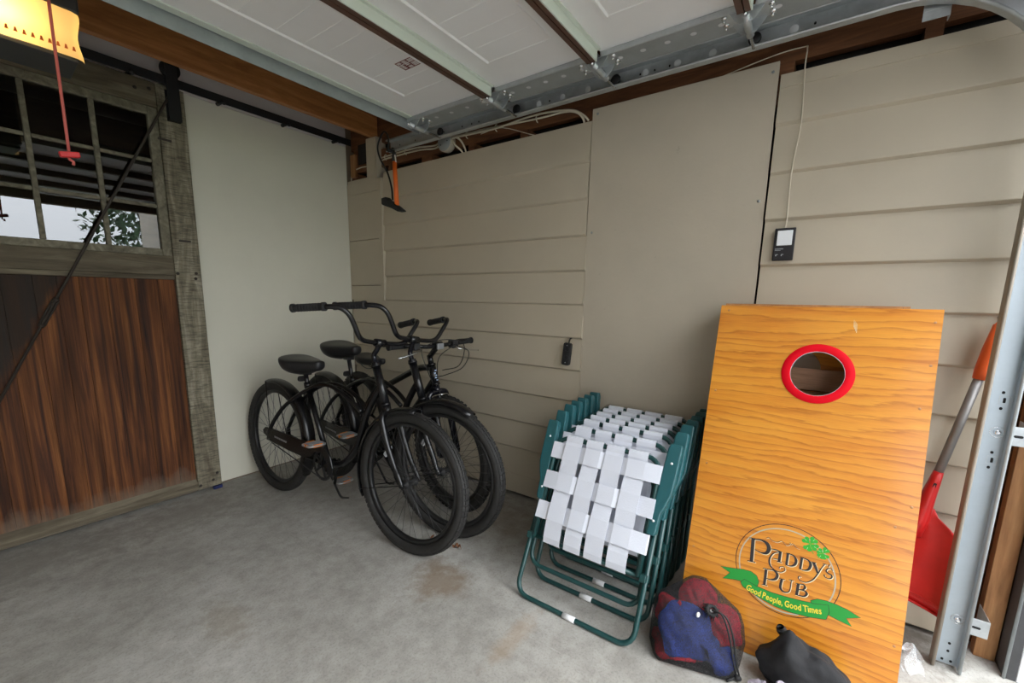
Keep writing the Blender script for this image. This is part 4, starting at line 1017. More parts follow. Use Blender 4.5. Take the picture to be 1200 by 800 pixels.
# ------------------------------------------------------------------ folding lawn chairs (local frame: x along the wall, y away from the viewer, z up the chair)
def chair_matrix(bx, tilt, cy=-2.37):
    l = radians(tilt); xa = V(0, -1, 0); za = V(sin(l), 0, cos(l)); ya = za.cross(xa)
    m = Matrix((xa, ya, za)).transposed().to_4x4(); m.translation = V(bx, cy, (.0125)/cos(l)); return m
def u_loop(w, z0, z1, r, y0=0.0, y1=None, n=5):
    "U tube: closed end at z0, open ends at z1"
    y1 = y0 if y1 is None else y1; s = 1 if z1 > z0 else -1
    yy = lambda z: y0+(y1-y0)*(z-z0)/(z1-z0)
    L = [(-w, yy(z1), z1)]+[(-w+r-r*cos(a), yy(z0+s*(r-r*sin(a))), z0+s*(r-r*sin(a))) for a in [pi/2*k/n for k in range(n+1)]]
    Rr = [(-x, y, z) for x, y, z in L[::-1]]
    return L+Rr
def make_chair(m, label):
    t = tag(thing('lawn_chair', '', '', mat=m), label, 'chair', 'folded lawn chairs leaning on the plywood')
    MB().tube(u_loop(.2455, 0, .60, .055, .010, .016), .0098, 10).build('front_leg_loop', 'tube_green', t)
    c = MB(); c.tube([(-.026, .010, 0), (.026, .010, 0)], .0115, 10); c.build('clip', 'clip_white', t)
    MB().tube(u_loop(.232, .125, .56, .05, .034, .014), .0095, 10).build('rear_leg_loop', 'tube_green', t)
    MB().tube(u_loop(.222, .668, .235, .055, -.012, -.008), .0098, 10).build('back_frame', 'tube_green', t)
    b = MB(); b.tube(u_loop(.210, .600, .235, .05, .013, .030), .0095, 10); b.tube([(-.222, .0, .238), (.222, .0, .238)], .0085, 8); b.build('seat_frame', 'tube_green', t)
    for sg in (-1, 1):
        b = MB(); b.box(sg*.240-.012, sg*.240+.012, -.016, .040, .222, .250); b.build('hinge_bracket', 'tube_green', t, .003)
    # webbing: four upright straps woven through three cross straps
    ys = -.013
    vx = [(-.176, -.101), (-.083, -.010), (.006, .081), (.098, .175)]; hz = [(.573, .643), (.443, .516), (.315, .387)]
    for i, (x0, x1) in enumerate(vx):
        pts = []
        zz = [.690-.0108, .676, .64]
        prof = [(.0105, .664), (.004, .681), (-.012-.0105+.010, .6835), (-.0245, .679), (-.0262, .668), (-.0245, .652)]
        for j, (z0, z1) in enumerate(hz):
            o = -.0275 if (i+j) % 2 == 0 else -.0205
            prof += [(o, z1-.004), (o, z0+.004)]
        prof += [(-.0215, .290), (-.014, .249), (-.004, .2265), (.008, .2265)]
        th = .0014; n = len(prof); vs = []
        for y, z in prof: vs += [(x0, y, z), (x1, y, z), (x1, y+th, z), (x0, y+th, z)]
        fs = []
        for k in range(n-1):
            a = k*4; c_ = a+4
            for q in range(4): fs.append((a+q, a+(q+1) % 4, c_+(q+1) % 4, c_+q))
        fs += [(3, 2, 1, 0), tuple((n-1)*4+q for q in range(4))]
        MB().add(vs, fs).build('upright_strap', 'chair_webbing', t)
    for j, (z0, z1) in enumerate(hz):
        vs = []; prof = [(-.214, .004), (-.2335, .000), (-.2350, -.010), (-.2330, -.0225)]
        for i, (x0, x1) in enumerate(vx):
            o = -.0205 if (i+j) % 2 == 0 else -.0275
            prof += [(x0+.004, o), (x1-.004, o)]
        prof += [(.2330, -.0225), (.2350, -.010), (.2335, .000), (.214, .004)]
        n = len(prof); th = .0014
        for x, y in prof: vs += [(x, y, z0), (x, y, z1), (x, y+th, z1), (x, y+th, z0)]
        fs = [(k*4+q, k*4+(q+1) % 4, k*4+4+(q+1) % 4, k*4+4+q) for k in range(n-1) for q in range(4)]+[(3, 2, 1, 0), tuple((n-1)*4+q for q in range(4))]
        MB().add(vs, fs).build('cross_strap', 'chair_webbing', t)
    # moulded armrests
    for sg in (-1, 1):
        poly = [(.2445, .735), (.2885, .735), (.2895, .715), (.286, .600), (.283, .545), (.270, .500), (.2585, .470), (.254, .400), (.249, .388), (.224, .388), (.222, .400), (.2385, .715)]
        b = MB(); b.prism([(sg*x, z) for x, z in poly], (0, -.020, 0), (1, 0, 0), (0, 0, 1), (0, .034, 0)); a = b.build('armrest', 'chair_green', t, .005)
        b = MB()
        for z in (.66, .44): b.lathe([(0, .0025), (.004, .002), (.005, 0)], (sg*(.262 if z > .5 else .238), -.020, z), (0, -1, 0), 8)
        b.build('rivet', 'clip_white', a)
    return t
ch_base = [-.775, -.632, -.512, -.424, -.342, -.258, -.176]; ch_tilt = [27.2, 20.8, 16.3, 14.0, 12.0, 10.4, 8.6]
order = ['frontmost of the stack', 'second of the stack from the front', 'third of the stack from the front', 'fourth of the stack, in its middle', 'third of the stack from the wall', 'second of the stack from the wall', 'rearmost of the stack, against the wall']
def copy_tree(o, parent=None):
    c = o.copy(); col.objects.link(c)
    if parent is not None: c.parent = parent
    for ch in list(o.children): copy_tree(ch, c)
    return c
chair0 = None
for k in range(7):
    lab = 'folded green lawn chair with white webbing, '+order[k]
    mt = chair_matrix(ch_base[k], ch_tilt[k], -2.37-.004*k)
    if chair0 is None: chair0 = make_chair(mt, lab)
    else:
        c = copy_tree(chair0); c.matrix_world = mt; c['label'] = lab

STROKES = [
 ([(0.2071,0.3914),(0.2109,0.3132)],[0.01055,0.01055]),
 ([(0.1955,0.3909),(0.2138,0.3932)],[0.00308,0.00308]),
 ([(0.1982,0.3105),(0.2233,0.3134)],[0.00308,0.00308]),
 ([(0.2111,0.3908),(0.2327,0.3947),(0.2503,0.3881),(0.2571,0.3720),(0.2507,0.3561),(0.2344,0.3522),(0.2160,0.3565)],[0.00352,0.00527,0.01143,0.01230,0.00967,0.00396,0.00264]),
 ([(0.2610,0.3744),(0.2763,0.3769),(0.2903,0.3752)],[0.00176,0.00396,0.00308]),
 ([(0.2889,0.3737),(0.2718,0.3628),(0.2630,0.3427),(0.2654,0.3219),(0.2800,0.3091),(0.2984,0.3076),(0.3103,0.3188),(0.3053,0.3283),(0.2945,0.3242),(0.2944,0.3184)],[0.00264,0.00352,0.00527,0.00527,0.00352,0.00264,0.00220,0.00220,0.00220,0.00176]),
 ([(0.2910,0.3764),(0.2906,0.3408)],[0.00791,0.00791]),
 ([(0.2710,0.3451),(0.2898,0.3477)],[0.00264,0.00264]),
 ([(0.2839,0.3393),(0.2986,0.3410)],[0.00264,0.00264]),
 ([(0.3126,0.3765),(0.3121,0.3384)],[0.00703,0.00703]),
 ([(0.3070,0.3764),(0.3183,0.3781)],[0.00220,0.00220]),
 ([(0.3133,0.3768),(0.3285,0.3747),(0.3369,0.3627),(0.3348,0.3469),(0.3229,0.3377),(0.3098,0.3376)],[0.00264,0.00439,0.00791,0.00703,0.00352,0.00264]),
 ([(0.3516,0.3766),(0.3507,0.3398)],[0.00703,0.00703]),
 ([(0.3455,0.3767),(0.3573,0.3777)],[0.00220,0.00220]),
 ([(0.3524,0.3768),(0.3690,0.3746),(0.3770,0.3637),(0.3739,0.3468),(0.3627,0.3388),(0.3481,0.3388)],[0.00264,0.00439,0.00791,0.00703,0.00352,0.00264]),
 ([(0.3832,0.3729),(0.3915,0.3577),(0.3976,0.3430)],[0.00791,0.00791,0.00527]),
 ([(0.3772,0.3721),(0.3906,0.3734)],[0.00220,0.00220]),
 ([(0.4137,0.3783),(0.4065,0.3633),(0.3985,0.3407),(0.3877,0.3172),(0.3720,0.3022),(0.3577,0.3007),(0.3493,0.3067),(0.3508,0.3142),(0.3562,0.3140)],[0.00264,0.00264,0.00352,0.00352,0.00264,0.00264,0.00308,0.00264,0.00220]),
 ([(0.4078,0.3780),(0.4181,0.3782)],[0.00220,0.00220]),
 ([(0.4250,0.3808),(0.4238,0.3722)],[0.00352,0.00176]),
 ([(0.4355,0.3631),(0.4306,0.3693),(0.4222,0.3661),(0.4188,0.3576),(0.4252,0.3519),(0.4334,0.3496),(0.4349,0.3421),(0.4276,0.3357),(0.4179,0.3382),(0.4144,0.3441),(0.4175,0.3417)],[0.00176,0.00264,0.00308,0.00396,0.00439,0.00439,0.00396,0.00264,0.00264,0.00264,0.00176]),
 ([(0.2571,0.3013),(0.2578,0.2485)],[0.00791,0.00791]),
 ([(0.2469,0.3023),(0.2633,0.3047)],[0.00264,0.00264]),
 ([(0.2501,0.2473),(0.2665,0.2486)],[0.00264,0.00264]),
 ([(0.2602,0.3030),(0.2783,0.3065),(0.2904,0.2968),(0.2874,0.2804),(0.2729,0.2718),(0.2604,0.2727)],[0.00264,0.00439,0.00879,0.00791,0.00352,0.00220]),
 ([(0.3049,0.2859),(0.3035,0.2592),(0.3112,0.2482),(0.3230,0.2488),(0.3305,0.2589),(0.3315,0.2921)],[0.00747,0.00747,0.00571,0.00352,0.00264,0.00264]),
 ([(0.2969,0.2860),(0.3131,0.2877)],[0.00220,0.00220]),
 ([(0.3244,0.2922),(0.3376,0.2936)],[0.00220,0.00220]),
 ([(0.3514,0.2879),(0.3505,0.2513)],[0.00791,0.00791]),
 ([(0.3441,0.2878),(0.3555,0.2896)],[0.00220,0.00220]),
 ([(0.3454,0.2511),(0.3577,0.2520)],[0.00220,0.00220]),
 ([(0.3514,0.2884),(0.3648,0.2915),(0.3702,0.2844),(0.3651,0.2749),(0.3533,0.2710)],[0.00220,0.00396,0.00659,0.00396,0.00220]),
 ([(0.3541,0.2709),(0.3699,0.2732),(0.3767,0.2659),(0.3703,0.2549),(0.3520,0.2514)],[0.00220,0.00439,0.00747,0.00439,0.00264]),
 ([(0.2440,0.4064),(0.2526,0.4108),(0.2633,0.4042),(0.2774,0.4033),(0.2906,0.4117),(0.3036,0.4028),(0.3131,0.4071),(0.3155,0.4136),(0.3110,0.4120)],[0.00088,0.00176,0.00132,0.00132,0.00176,0.00132,0.00132,0.00132,0.00088]),
 ([(0.3163,0.4072),(0.3223,0.4131),(0.3310,0.4053),(0.3419,0.4016)],[0.00088,0.00132,0.00176,0.00044]),
]
OFF = (0.00266,-0.00189)
RIB_L = [(0.1184,0.2605),(0.1512,0.2493),(0.1306,0.2214),(0.1682,0.2319),(0.1870,0.2344),(0.1999,0.2256),(0.2374,0.2335),(0.2405,0.2515),(0.2316,0.2695),(0.2139,0.2771),(0.1901,0.2753),(0.1557,0.2671)]
RIB_M = [(0.1875,0.2304),(0.1978,0.2430),(0.2348,0.2342),(0.2812,0.2306),(0.3302,0.2335),(0.3677,0.2379),(0.3905,0.2419),(0.3952,0.2411),(0.4354,0.2528),(0.4393,0.2324),(0.4340,0.2069),(0.3909,0.1960),(0.3447,0.1898),(0.2958,0.1905),(0.2491,0.2007),(0.2168,0.2089),(0.1954,0.2183)]
RIB_R = [(0.3898,0.2489),(0.4068,0.2606),(0.4289,0.2638),(0.4554,0.2630),(0.4817,0.2591),(0.5163,0.2486),(0.4823,0.2323),(0.4982,0.2131),(0.4599,0.2196),(0.4385,0.2238),(0.4323,0.2404),(0.4129,0.2453),(0.3961,0.2325)]
BASE = [(0.2047,0.2124),(0.2276,0.2067),(0.2528,0.2040),(0.2846,0.2015),(0.3119,0.2009),(0.3432,0.2029),(0.3735,0.2069),(0.3983,0.2127),(0.4238,0.2190)]
CLOVER = [(0.3679,0.4288),(0.4053,0.4097)] 
LEAF0 = [(0.3572,0.4366),(0.3758,0.4418),(0.3634,0.4146),(0.3810,0.4231)]
LEAF1 = [(0.3972,0.4136),(0.4113,0.4214),(0.4120,0.4021),(0.4000,0.4005)]
STEM = ([(0.3704,0.4268),(0.3764,0.4061),(0.3813,0.3994)], [(0.4038,0.4075),(0.3988,0.3989),(0.3938,0.3898)])

# ------------------------------------------------------------------ bean bag toss boards (local frame: x across, y up the board, z out of its face)
def board_matrix(x, y, lean, z=0.0):
    l = radians(lean); xa = V(0, -1, 0); ya = V(sin(l), 0, cos(l)); za = xa.cross(ya)
    m = Matrix((xa, ya, za)).transposed().to_4x4(); m.translation = V(x, y, z); return m
def deck_mesh(W, H, cx, cy, R, th):
    n = 64; s = .16; b = MB(); rim = []; sq = []
    for k in range(n):
        a = 2*pi*k/n; c, d = cos(a), sin(a); rim.append((cx+R*c, cy+R*d)); q = s/max(abs(c), abs(d)); sq.append((cx+q*c, cy+q*d))
    for z, flip in ((0, False), (-th, True)):
        vs = [(*p, z) for p in rim]+[(*p, z) for p in sq]
        fs = [(k, n+k, n+(k+1) % n, (k+1) % n) for k in range(n)]
        b.add(vs, [f[::-1] for f in fs] if flip else fs)
        x0, x1, y0, y1 = cx-s, cx+s, cy-s, cy+s
        for (a, c, d, e) in ((0, x0, 0, H), (x1, W, 0, H), (x0, x1, 0, y0), (x0, x1, y1, H)):
            f = [(0, 1, 2, 3)]
            b.add([(a, d, z), (c, d, z), (c, e, z), (a, e, z)], [f[0][::-1]] if flip else f)
    vs = [(*p, 0) for p in rim]+[(*p, -th) for p in rim]
    b.add(vs, [(k, (k+1) % n, n+(k+1) % n, n+k) for k in range(n)], True)
    for p, q in (((0, 0), (W, 0)), ((W, 0), (W, H)), ((W, H), (0, H)), ((0, H), (0, 0))):
        b.add([(*p, 0), (*q, 0), (*q, -th), (*p, -th)], [(0, 3, 2, 1)])
    return b
def ribbon_stroke(b, pts, ws, dx=0, dy=0, z=0.0005, grow=0.0):
    P = smooth_path([(x+dx, y+dy, z) for x, y in pts], 5) if len(pts) > 2 else [V(x+dx, y+dy, z) for x, y in pts]
    m = len(pts); Ws = []
    for i in range(len(P)):
        t = i*(m-1)/(len(P)-1); k = min(int(t), m-2); Ws.append(ws[k]+(ws[k+1]-ws[k])*(t-k)+grow)
    vs = []
    for i, p in enumerate(P):
        d = (P[min(i+1, len(P)-1)]-P[max(i-1, 0)]); d = d.normalized() if d.length else V(1, 0, 0); q = V(-d.y, d.x, 0)*Ws[i]/2
        vs += [p+q, p-q]
    b.add(vs, [(2*i, 2*i+1, 2*i+3, 2*i+2) for i in range(len(P)-1)])
def flat_poly(b, pts, z): b.add([(x, y, z) for x, y in pts], [tuple(range(len(pts)))])
def disc(b, x, y, r, z, n=18, sx=1, sy=1): b.add([(x+r*sx*cos(2*pi*k/n), y+r*sy*sin(2*pi*k/n), z) for k in range(n)], [tuple(range(n))])
def ring(b, x, y, r0, r1, z, a0=0, a1=2*pi, n=72):
    vs = []
    for k in range(n+1):
        a = a0+(a1-a0)*k/n; vs += [(x+r0*cos(a), y+r0*sin(a), z), (x+r1*cos(a), y+r1*sin(a), z)]
    b.add(vs, [(2*k, 2*k+1, 2*k+3, 2*k+2) for k in range(n)])
def text_faces(b, s, pts, size, z):
    "letters of the built-in font set along a baseline"
    P = smooth_path([(x, y, 0) for x, y in pts], 8); cum = [0]
    for i in range(1, len(P)): cum.append(cum[-1]+(P[i]-P[i-1]).length)
    def at(d):
        d = min(max(d, 0), cum[-1]-1e-6); i = max(k for k in range(len(cum)) if cum[k] <= d); i = min(i, len(P)-2)
        t = (d-cum[i])/max(cum[i+1]-cum[i], 1e-9); return P[i].lerp(P[i+1], t), (P[i+1]-P[i]).normalized()
    dg = bpy.context.evaluated_depsgraph_get; glyphs = []; x = 0.0
    for ch in s:
        if ch == ' ': x += .22; continue
        cu = bpy.data.curves.new('letter', 'FONT'); cu.body = ch; cu.size = 1.0; cu.offset = 0.018; cu.fill_mode = 'BOTH'; cu.resolution_u = 3
        o = bpy.data.objects.new('letter', cu); col.objects.link(o); bpy.context.view_layer.update()
        me = bpy.data.meshes.new_from_object(o.evaluated_get(dg()))
        vs = [v.co.copy() for v in me.vertices]; fs = [tuple(p.vertices) for p in me.polygons]
        bpy.data.objects.remove(o); bpy.data.curves.remove(cu); bpy.data.meshes.remove(me)
        x0 = min(v.x for v in vs); x1 = max(v.x for v in vs); glyphs.append((x-x0, (x1+x0)/2, vs, fs)); x += (x1-x0)+.075
    k = cum[-1]/x
    for off, mid, vs, fs in glyphs:
        p, d = at((off+mid)*k); q = V(-d.y, d.x, 0)
        b.add([p+d*((v.x-mid)*k)+q*(v.y*size)+V(0, 0, z) for v in vs], fs)
def make_board(label, m, W, H, printed, flip):
    t = tag(thing('toss_board', '', '', mat=m), label, 'toss board')
    cx, cy, R = W*.527, H-.232, .0765
    dk = deck_mesh(W, H, cx, cy, R, .012).build('deck', 'pine_plywood', t)
    zf = (-.0125, -.094)
    if flip: dk.location = (W, 0, -.094-.0125); dk.rotation_euler = (0, pi, 0); zf = (0.0, -.0935)
    e = .019; y0_ = .004 if flip else .0245
    for nm, a in (('side_rail', (.003, .003+e, y0_, H-.004)), ('side_rail', (W-.003-e, W-.003, y0_, H-.004)), ('end_rail', (.0225, W-.0225, H-.004-e, H-.004)), ('end_rail', (.0225, W-.0225, y0_, y0_+e))):
        MB().box(a[0], a[1], a[2], a[3], zf[1], zf[0]).build(nm, 'pine_frame', t, .001)
    return t, cx, cy, R
def build_boards():
    m1 = board_matrix(-.531, -2.709, 13.5, .0032)
    t, cx, cy, R = make_board('front bean bag toss board of orange pine with a printed round pub emblem', m1, .617, 1.231, True, False)
    b = MB(); n = 64
    b.lathe([(R, 0.0), (R, .0016), (R+.001, .002), (R+.0255, .002), (R+.0262, .0014), (R+.0262, 0)], (cx, cy, 0.0001), (0, 0, 1), n, True, closedprof=True); b.build('hole_ring', 'ring_red', t)
    b = MB(); b.lathe([(R-.0008, .0018), (R-.0008, -.012), (R, -.012), (R, .0018)], (cx, cy, 0), (0, 0, 1), n, True, closedprof=True); b.build('hole_liner', 'clear_reflector', t)
    b = MB()
    for x, y in ((.028, 1.212), (.600, 1.190), (.590, .921), (.602, 1.056), (.569, .55), (.60, .62), (.02, .9), (.025, .62), (.02, .30), (.60, .20)): b.lathe([(0, .0006), (.0035, .0005), (.0042, 0)], (x, y, 0.0001), (0, 0, 1), 8)
    b.build('nail_head', 'pine_frame', t, kind='stuff')
    b = MB()
    for k in range(4): ribbon_stroke(b, [(.406+k*.0030, 1.19-k*.004), (.408+k*.0026, 1.165-k*.006)], [.0006, .0014], z=.0004)
    b.build('scuff_mark', 'ink_cream', t, kind='stuff')
    # printed emblem
    z = .0005
    em = MB(); ox, oy = .311, .3205; ring(em, ox, oy, .1480, .1502, z); e = em.build('emblem', 'ink_black', t)
    b = MB(); ring(b, ox-.001, oy-.003, .1345, .1385, z, radians(-62), radians(212)); ring(b, ox, oy-.004, .134, .139, z, radians(235), radians(292)); b.build('inner_ring', 'ink_silver', e)
    b = MB()
    for p, w in STROKES: ribbon_stroke(b, p, w, OFF[0]*.75, OFF[1]*.75, z+.0001)
    b.build('lettering_shadow', 'ink_cream', e, kind='stuff')
    b = MB()
    for p, w in STROKES: ribbon_stroke(b, p, w, 0, 0, z+.0003)
    b.build('lettering', 'ink_black', e, kind='stuff')
    def grown(pts, d):
        gx = sum(p[0] for p in pts)/len(pts); n = len(pts); out = []
        ar = sum(pts[i][0]*pts[(i+1) % n][1]-pts[(i+1) % n][0]*pts[i][1] for i in range(n)); s = 1 if ar > 0 else -1
        for i in range(n):
            a = Vector(pts[i-1]); p = Vector(pts[i]); c = Vector(pts[(i+1) % n]); e1 = (p-a).normalized(); e2 = (c-p).normalized()
            n1 = Vector((e1.y, -e1.x))*s; n2 = Vector((e2.y, -e2.x))*s; q = (n1+n2); q = q.normalized() if q.length > .2 else n1
            out.append((p.x+q.x*d, p.y+q.y*d))
        return out
    b = MB()
    for k, p in enumerate((RIB_L, RIB_R, RIB_M)): flat_poly(b, grown(p, .0016), z+.0002+.0004*(k == 2))
    b.build('ribbon_outline', 'ink_black', e, kind='stuff')
    b = MB()
    for k, p in enumerate((RIB_L, RIB_R, RIB_M)): flat_poly(b, p, z+.0004+.0004*(k == 2))
    b.build('ribbon', 'ribbon_green', e, kind='stuff')
    b = MB(); text_faces(b, 'Good People, Good Times', BASE, .029, z+.0011); b.build('ribbon_lettering', 'ink_yellow', e, kind='stuff')
    for c, lv, stm, r in ((CLOVER[0], LEAF0, STEM[0], .0104), (CLOVER[1], LEAF1, STEM[1], .0085)):
        b = MB()
        for x, y in lv:
            d = Vector((x-c[0], y-c[1])).normalized(); n_ = Vector((-d.y, d.x)); q = Vector((x, y))
            for sg in (-1, 1): p = q+d*r*.30+n_*sg*r*.55; disc(b, p.x, p.y, r*.62, z+.0004+.00002*sg)
            flat_poly(b, [tuple(Vector(c)), tuple(q+d*r*.2+n_*r*1.08), tuple(q+d*r*.7), tuple(q+d*r*.2-n_*r*1.08)], z+.00045)
        ribbon_stroke(b, stm, [.002, .0022, .0016], z=z+.0004)
        cl = b.build('clover', 'clover_green', e)
        b = MB()
        for x, y in lv:
            d = Vector((x-c[0], y-c[1])).normalized(); q = Vector((x, y)); ribbon_stroke(b, [tuple(q-d*r*.1), tuple(q+d*r*.75)], [.0016, .0006], z=z+.0007)
        b.build('clover_shine', 'clover_light', t, kind='stuff')
    m2 = board_matrix(-.531+.1030/cos(radians(13.5)), -2.709+.004, 13.5, .0258)
    t2, *_ = make_board('second pine bean bag toss board behind the emblem board, its top edge showing', m2, .560, 1.219, False, True)
    MB().box(.0225, .5375, .905, .985, -.075, -.056).build('cross_brace', 'inner_pine', t2, .001)
build_boards()

# ------------------------------------------------------------------ drawstring net bag with bean bags in it
def cushion(name, label, cat, mat_, c, rot, s=(.075, .07, .028), seed=1, group=None):
    r = random.Random(seed); vs = []; nu, nv = 40, 24; ph = r.uniform(0, 6)
    for i in range(nv+1):
        p = -pi/2+pi*i/nv
        for k in range(nu):
            a = 2*pi*k/nu
            pw = lambda v, e: math.copysign(abs(v)**e, v)
            x = pw(cos(p), .75)*pw(cos(a), .6); y = pw(cos(p), .75)*pw(sin(a), .6); z = pw(sin(p), .9)*(1-.25*abs(x*y))
            w = 1+.05*sin(5*a+ph)+.04*sin(3*x*2+ph)
            wr = .004*sin(9*x+5*y+ph)+.003*sin(13*y-7*x+2*ph)+.0035*sin(17*x*y+ph); vs.append((x*s[0]*w, y*s[1]*w, z*s[2]+.005*sin(4*x+ph)*cos(3*y)+wr*(1 if z > 0 else -1)))
    fs = [(i*nu+k, i*nu+(k+1) % nu, (i+1)*nu+(k+1) % nu, (i+1)*nu+k) for i in range(nv) for k in range(nu)]
    m = Matrix.Translation(V(c)) @ Euler(tuple(radians(a) for a in rot)).to_matrix().to_4x4()
    b = MB(); b.add(vs, fs, True); o = b.build(name, mat_); o.matrix_world = m
    tag(o, label, cat, group)
    mi = m.inverted()
    for vv in o.data.vertices:
        w = m @ vv.co
        if w.z < .0025: w.z = .0025; vv.co = mi @ w
    return [m @ vv.co for vv in o.data.vertices]
def hull_obj(name, pts, mat_, parent, grow, world=True, ruffle=0.0, sub=2):
    bm = bmesh.new(); c = sum(pts, Vector())/len(pts)
    for p in pts: bm.verts.new(c+(p-c)*grow)
    res = bmesh.ops.convex_hull(bm, input=bm.verts); bmesh.ops.delete(bm, geom=[g for g in res['geom_interior'] if isinstance(g, bmesh.types.BMVert)], context='VERTS')
    bmesh.ops.remove_doubles(bm, verts=bm.verts, dist=.012)
    bm.verts.ensure_lookup_table(); bm.verts.index_update()
    vs = [Vector((v.co.x, v.co.y, max(v.co.z, .0012))) for v in bm.verts]; fs = [tuple(v.index for v in f.verts) for f in bm.faces]; bm.free()
    b = MB(); b.add(vs, fs, True); return b.build(name, mat_, parent, world=True)
def build_net_bag():
    pts = []
    pts += cushion('bean_bag', 'blue bean bag showing large at the front of the black net bag', 'bean bag', 'bag_blue', (-.672, -2.765, .098), (0, -58, 24), (.084, .084, .026), 1)
    pts += cushion('bean_bag', 'blue bean bag lying low at the base of the net bag, nearest the other bag', 'bean bag', 'bag_blue', (-.632, -2.855, .050), (20, -38, 60), (.076, .066, .028), 2)
    pts += cushion('bean_bag', 'red bean bag standing at the top of the net bag against the board', 'bean bag', 'bag_red', (-.568, -2.778, .150), (8, -72, 8), (.070, .062, .022), 3)
    pts += cushion('bean_bag', 'red bean bag under the drawstring on the side toward the second bag', 'bean bag', 'bag_red', (-.585, -2.868, .110), (-10, -55, 40), (.062, .056, .024), 4)
    pts += cushion('bean_bag', 'red bean bag tucked behind the blue one at the chair side of the net bag', 'bean bag', 'bag_red', (-.640, -2.705, .120), (15, -75, -20), (.055, .050, .022), 5)
    pts += cushion('bean_bag', 'flat red bean bag whose corner peeks out under the net bag', 'bean bag', 'bag_red', (-.660, -2.735, .020), (0, 4, 30), (.082, .075, .018), 6)
    pts = [p for p in pts if p.z > .001]
    t = tag(thing('net_bag', '', '', (-.62, -2.80, 0)), 'black drawstring net bag full of red and blue bean bags on the floor', 'net bag')
    net = hull_obj('net', pts, 'black_net', t, 1.06)
    g = V(-.628, -2.832, .176); n = V(-.55, -.25, .8).normalized(); a = n.cross(V(0, 0, 1)).normalized(); c = n.cross(a)
    b = MB(); r = random.Random(9); k_ = 22
    for k in range(k_):
        th = 2*pi*k/k_; d = a*cos(th)+c*sin(th); L = .020+.010*r.random()
        b.tube([g+d*.008+n*.006, g+d*.016+n*.010, g+d*L-n*.004], [.0028, .0040, .0012], 5)
    b.build('gathered_neck', 'cord_black', t, world=True, kind='stuff')
    MB().ball(g-n*.001, .008, .006, .006, 10, 6).build('paper_tag', 'paper_white', t, world=True)
    MB().ball(g+V(-.03, .035, -.012), .012, .006, .007, 10, 6).build('paper_tag', 'paper_white', t, world=True)
    b = MB(); b.tube(smooth_path([g+n*.008, g+V(-.012, -.035, .008), V(-.655, -2.895, .13), V(-.668, -2.915, .06), V(-.672, -2.930, .012)], 6), .0032, 6)
    b.tube(smooth_path([g+n*.010, g+V(-.008, -.045, .004), V(-.648, -2.905, .13), V(-.664, -2.922, .06), V(-.668, -2.938, .010)], 6), .0032, 6)
    b.build('drawstring', 'cord_black', t, world=True)
    b = MB(); b.ball((-.674, -2.933, .012), .010, .012, .009, 12, 8); b.tube([(-.678, -2.925, .010), (-.700, -2.905, .006)], .0045, 8); b.build('cord_lock', 'cord_black', t, world=True)
build_net_bag()
def build_black_bag():
    t = tag(thing('cloth_bag', '', '', (-.55, -3.10, 0)), 'black cloth bag slumped against the foot of the emblem board', 'cloth bag')
    r = random.Random(4); nu, nv = 40, 22; vs = []
    from mathutils import noise
    for i in range(nv+1):
        p = pi*i/nv
        for k in range(nu):
            a = 2*pi*k/nu; d = V(sin(p)*cos(a), sin(p)*sin(a), cos(p))
            q = 1+.22*noise.noise(d*2.1+V(3, 1, 5))+.10*noise.noise(d*5.5)
            fold = .03*sin(9*d.y+4*d.z)*max(0, d.z+.3)
            x = d.x*.072*q; y = d.y*.120*q; z = d.z*.085*(q+fold)
            # ridge running to the drawn-up mouth
            rg = max(0, 1-abs(y-.050)/.055)*max(0, d.z); z += .075*rg**1.3; x += -.012*rg
            z = max(z+.070, .002); vs.append((x-.054, y+.0, z))
    fs = [(i*nu+k, i*nu+(k+1) % nu, (i+1)*nu+(k+1) % nu, (i+1)*nu+k) for i in range(nv) for k in range(nu)]
    b = MB(); b.add(vs, fs, True); b.build('sack', 'cloth_black', t, sub=1)
    b = MB(); b.lathe([(.012+.004*sin(4*q), .018*q-.01) for q in range(4)], (-.032, .060, .155), (-.3, .3, .9), 14); b.lathe([(.008, 0), (.012, .004), (.013, .010), (.009, .012)], (-.042, .070, .178), (-.3, .2, .9), 12, True, closedprof=True)
    b.build('gathered_mouth', 'cord_black', t)
    b = MB(); b.prism(rounded(.030, .022, .003), (-.085, -.075, .050), (.2, -.9, .25), (.3, .2, .9), (-.0008, 0, 0)); b.build('care_tag', 'paper_white', t)
    cushion('bean_bag', 'faded lavender bean bag resting before the slumped black cloth bag', 'bean bag', 'bag_lavender', (-.690, -3.075, .036), (10, -35, 10), (.042, .040, .020), 12)
    cushion('bean_bag', 'small pinkish bean bag at the corner of the black cloth bag, nearest the net bag', 'bean bag', 'bag_lavender', (-.690, -2.995, .018), (0, -8, 40), (.032, .030, .015), 13)
build_black_bag()

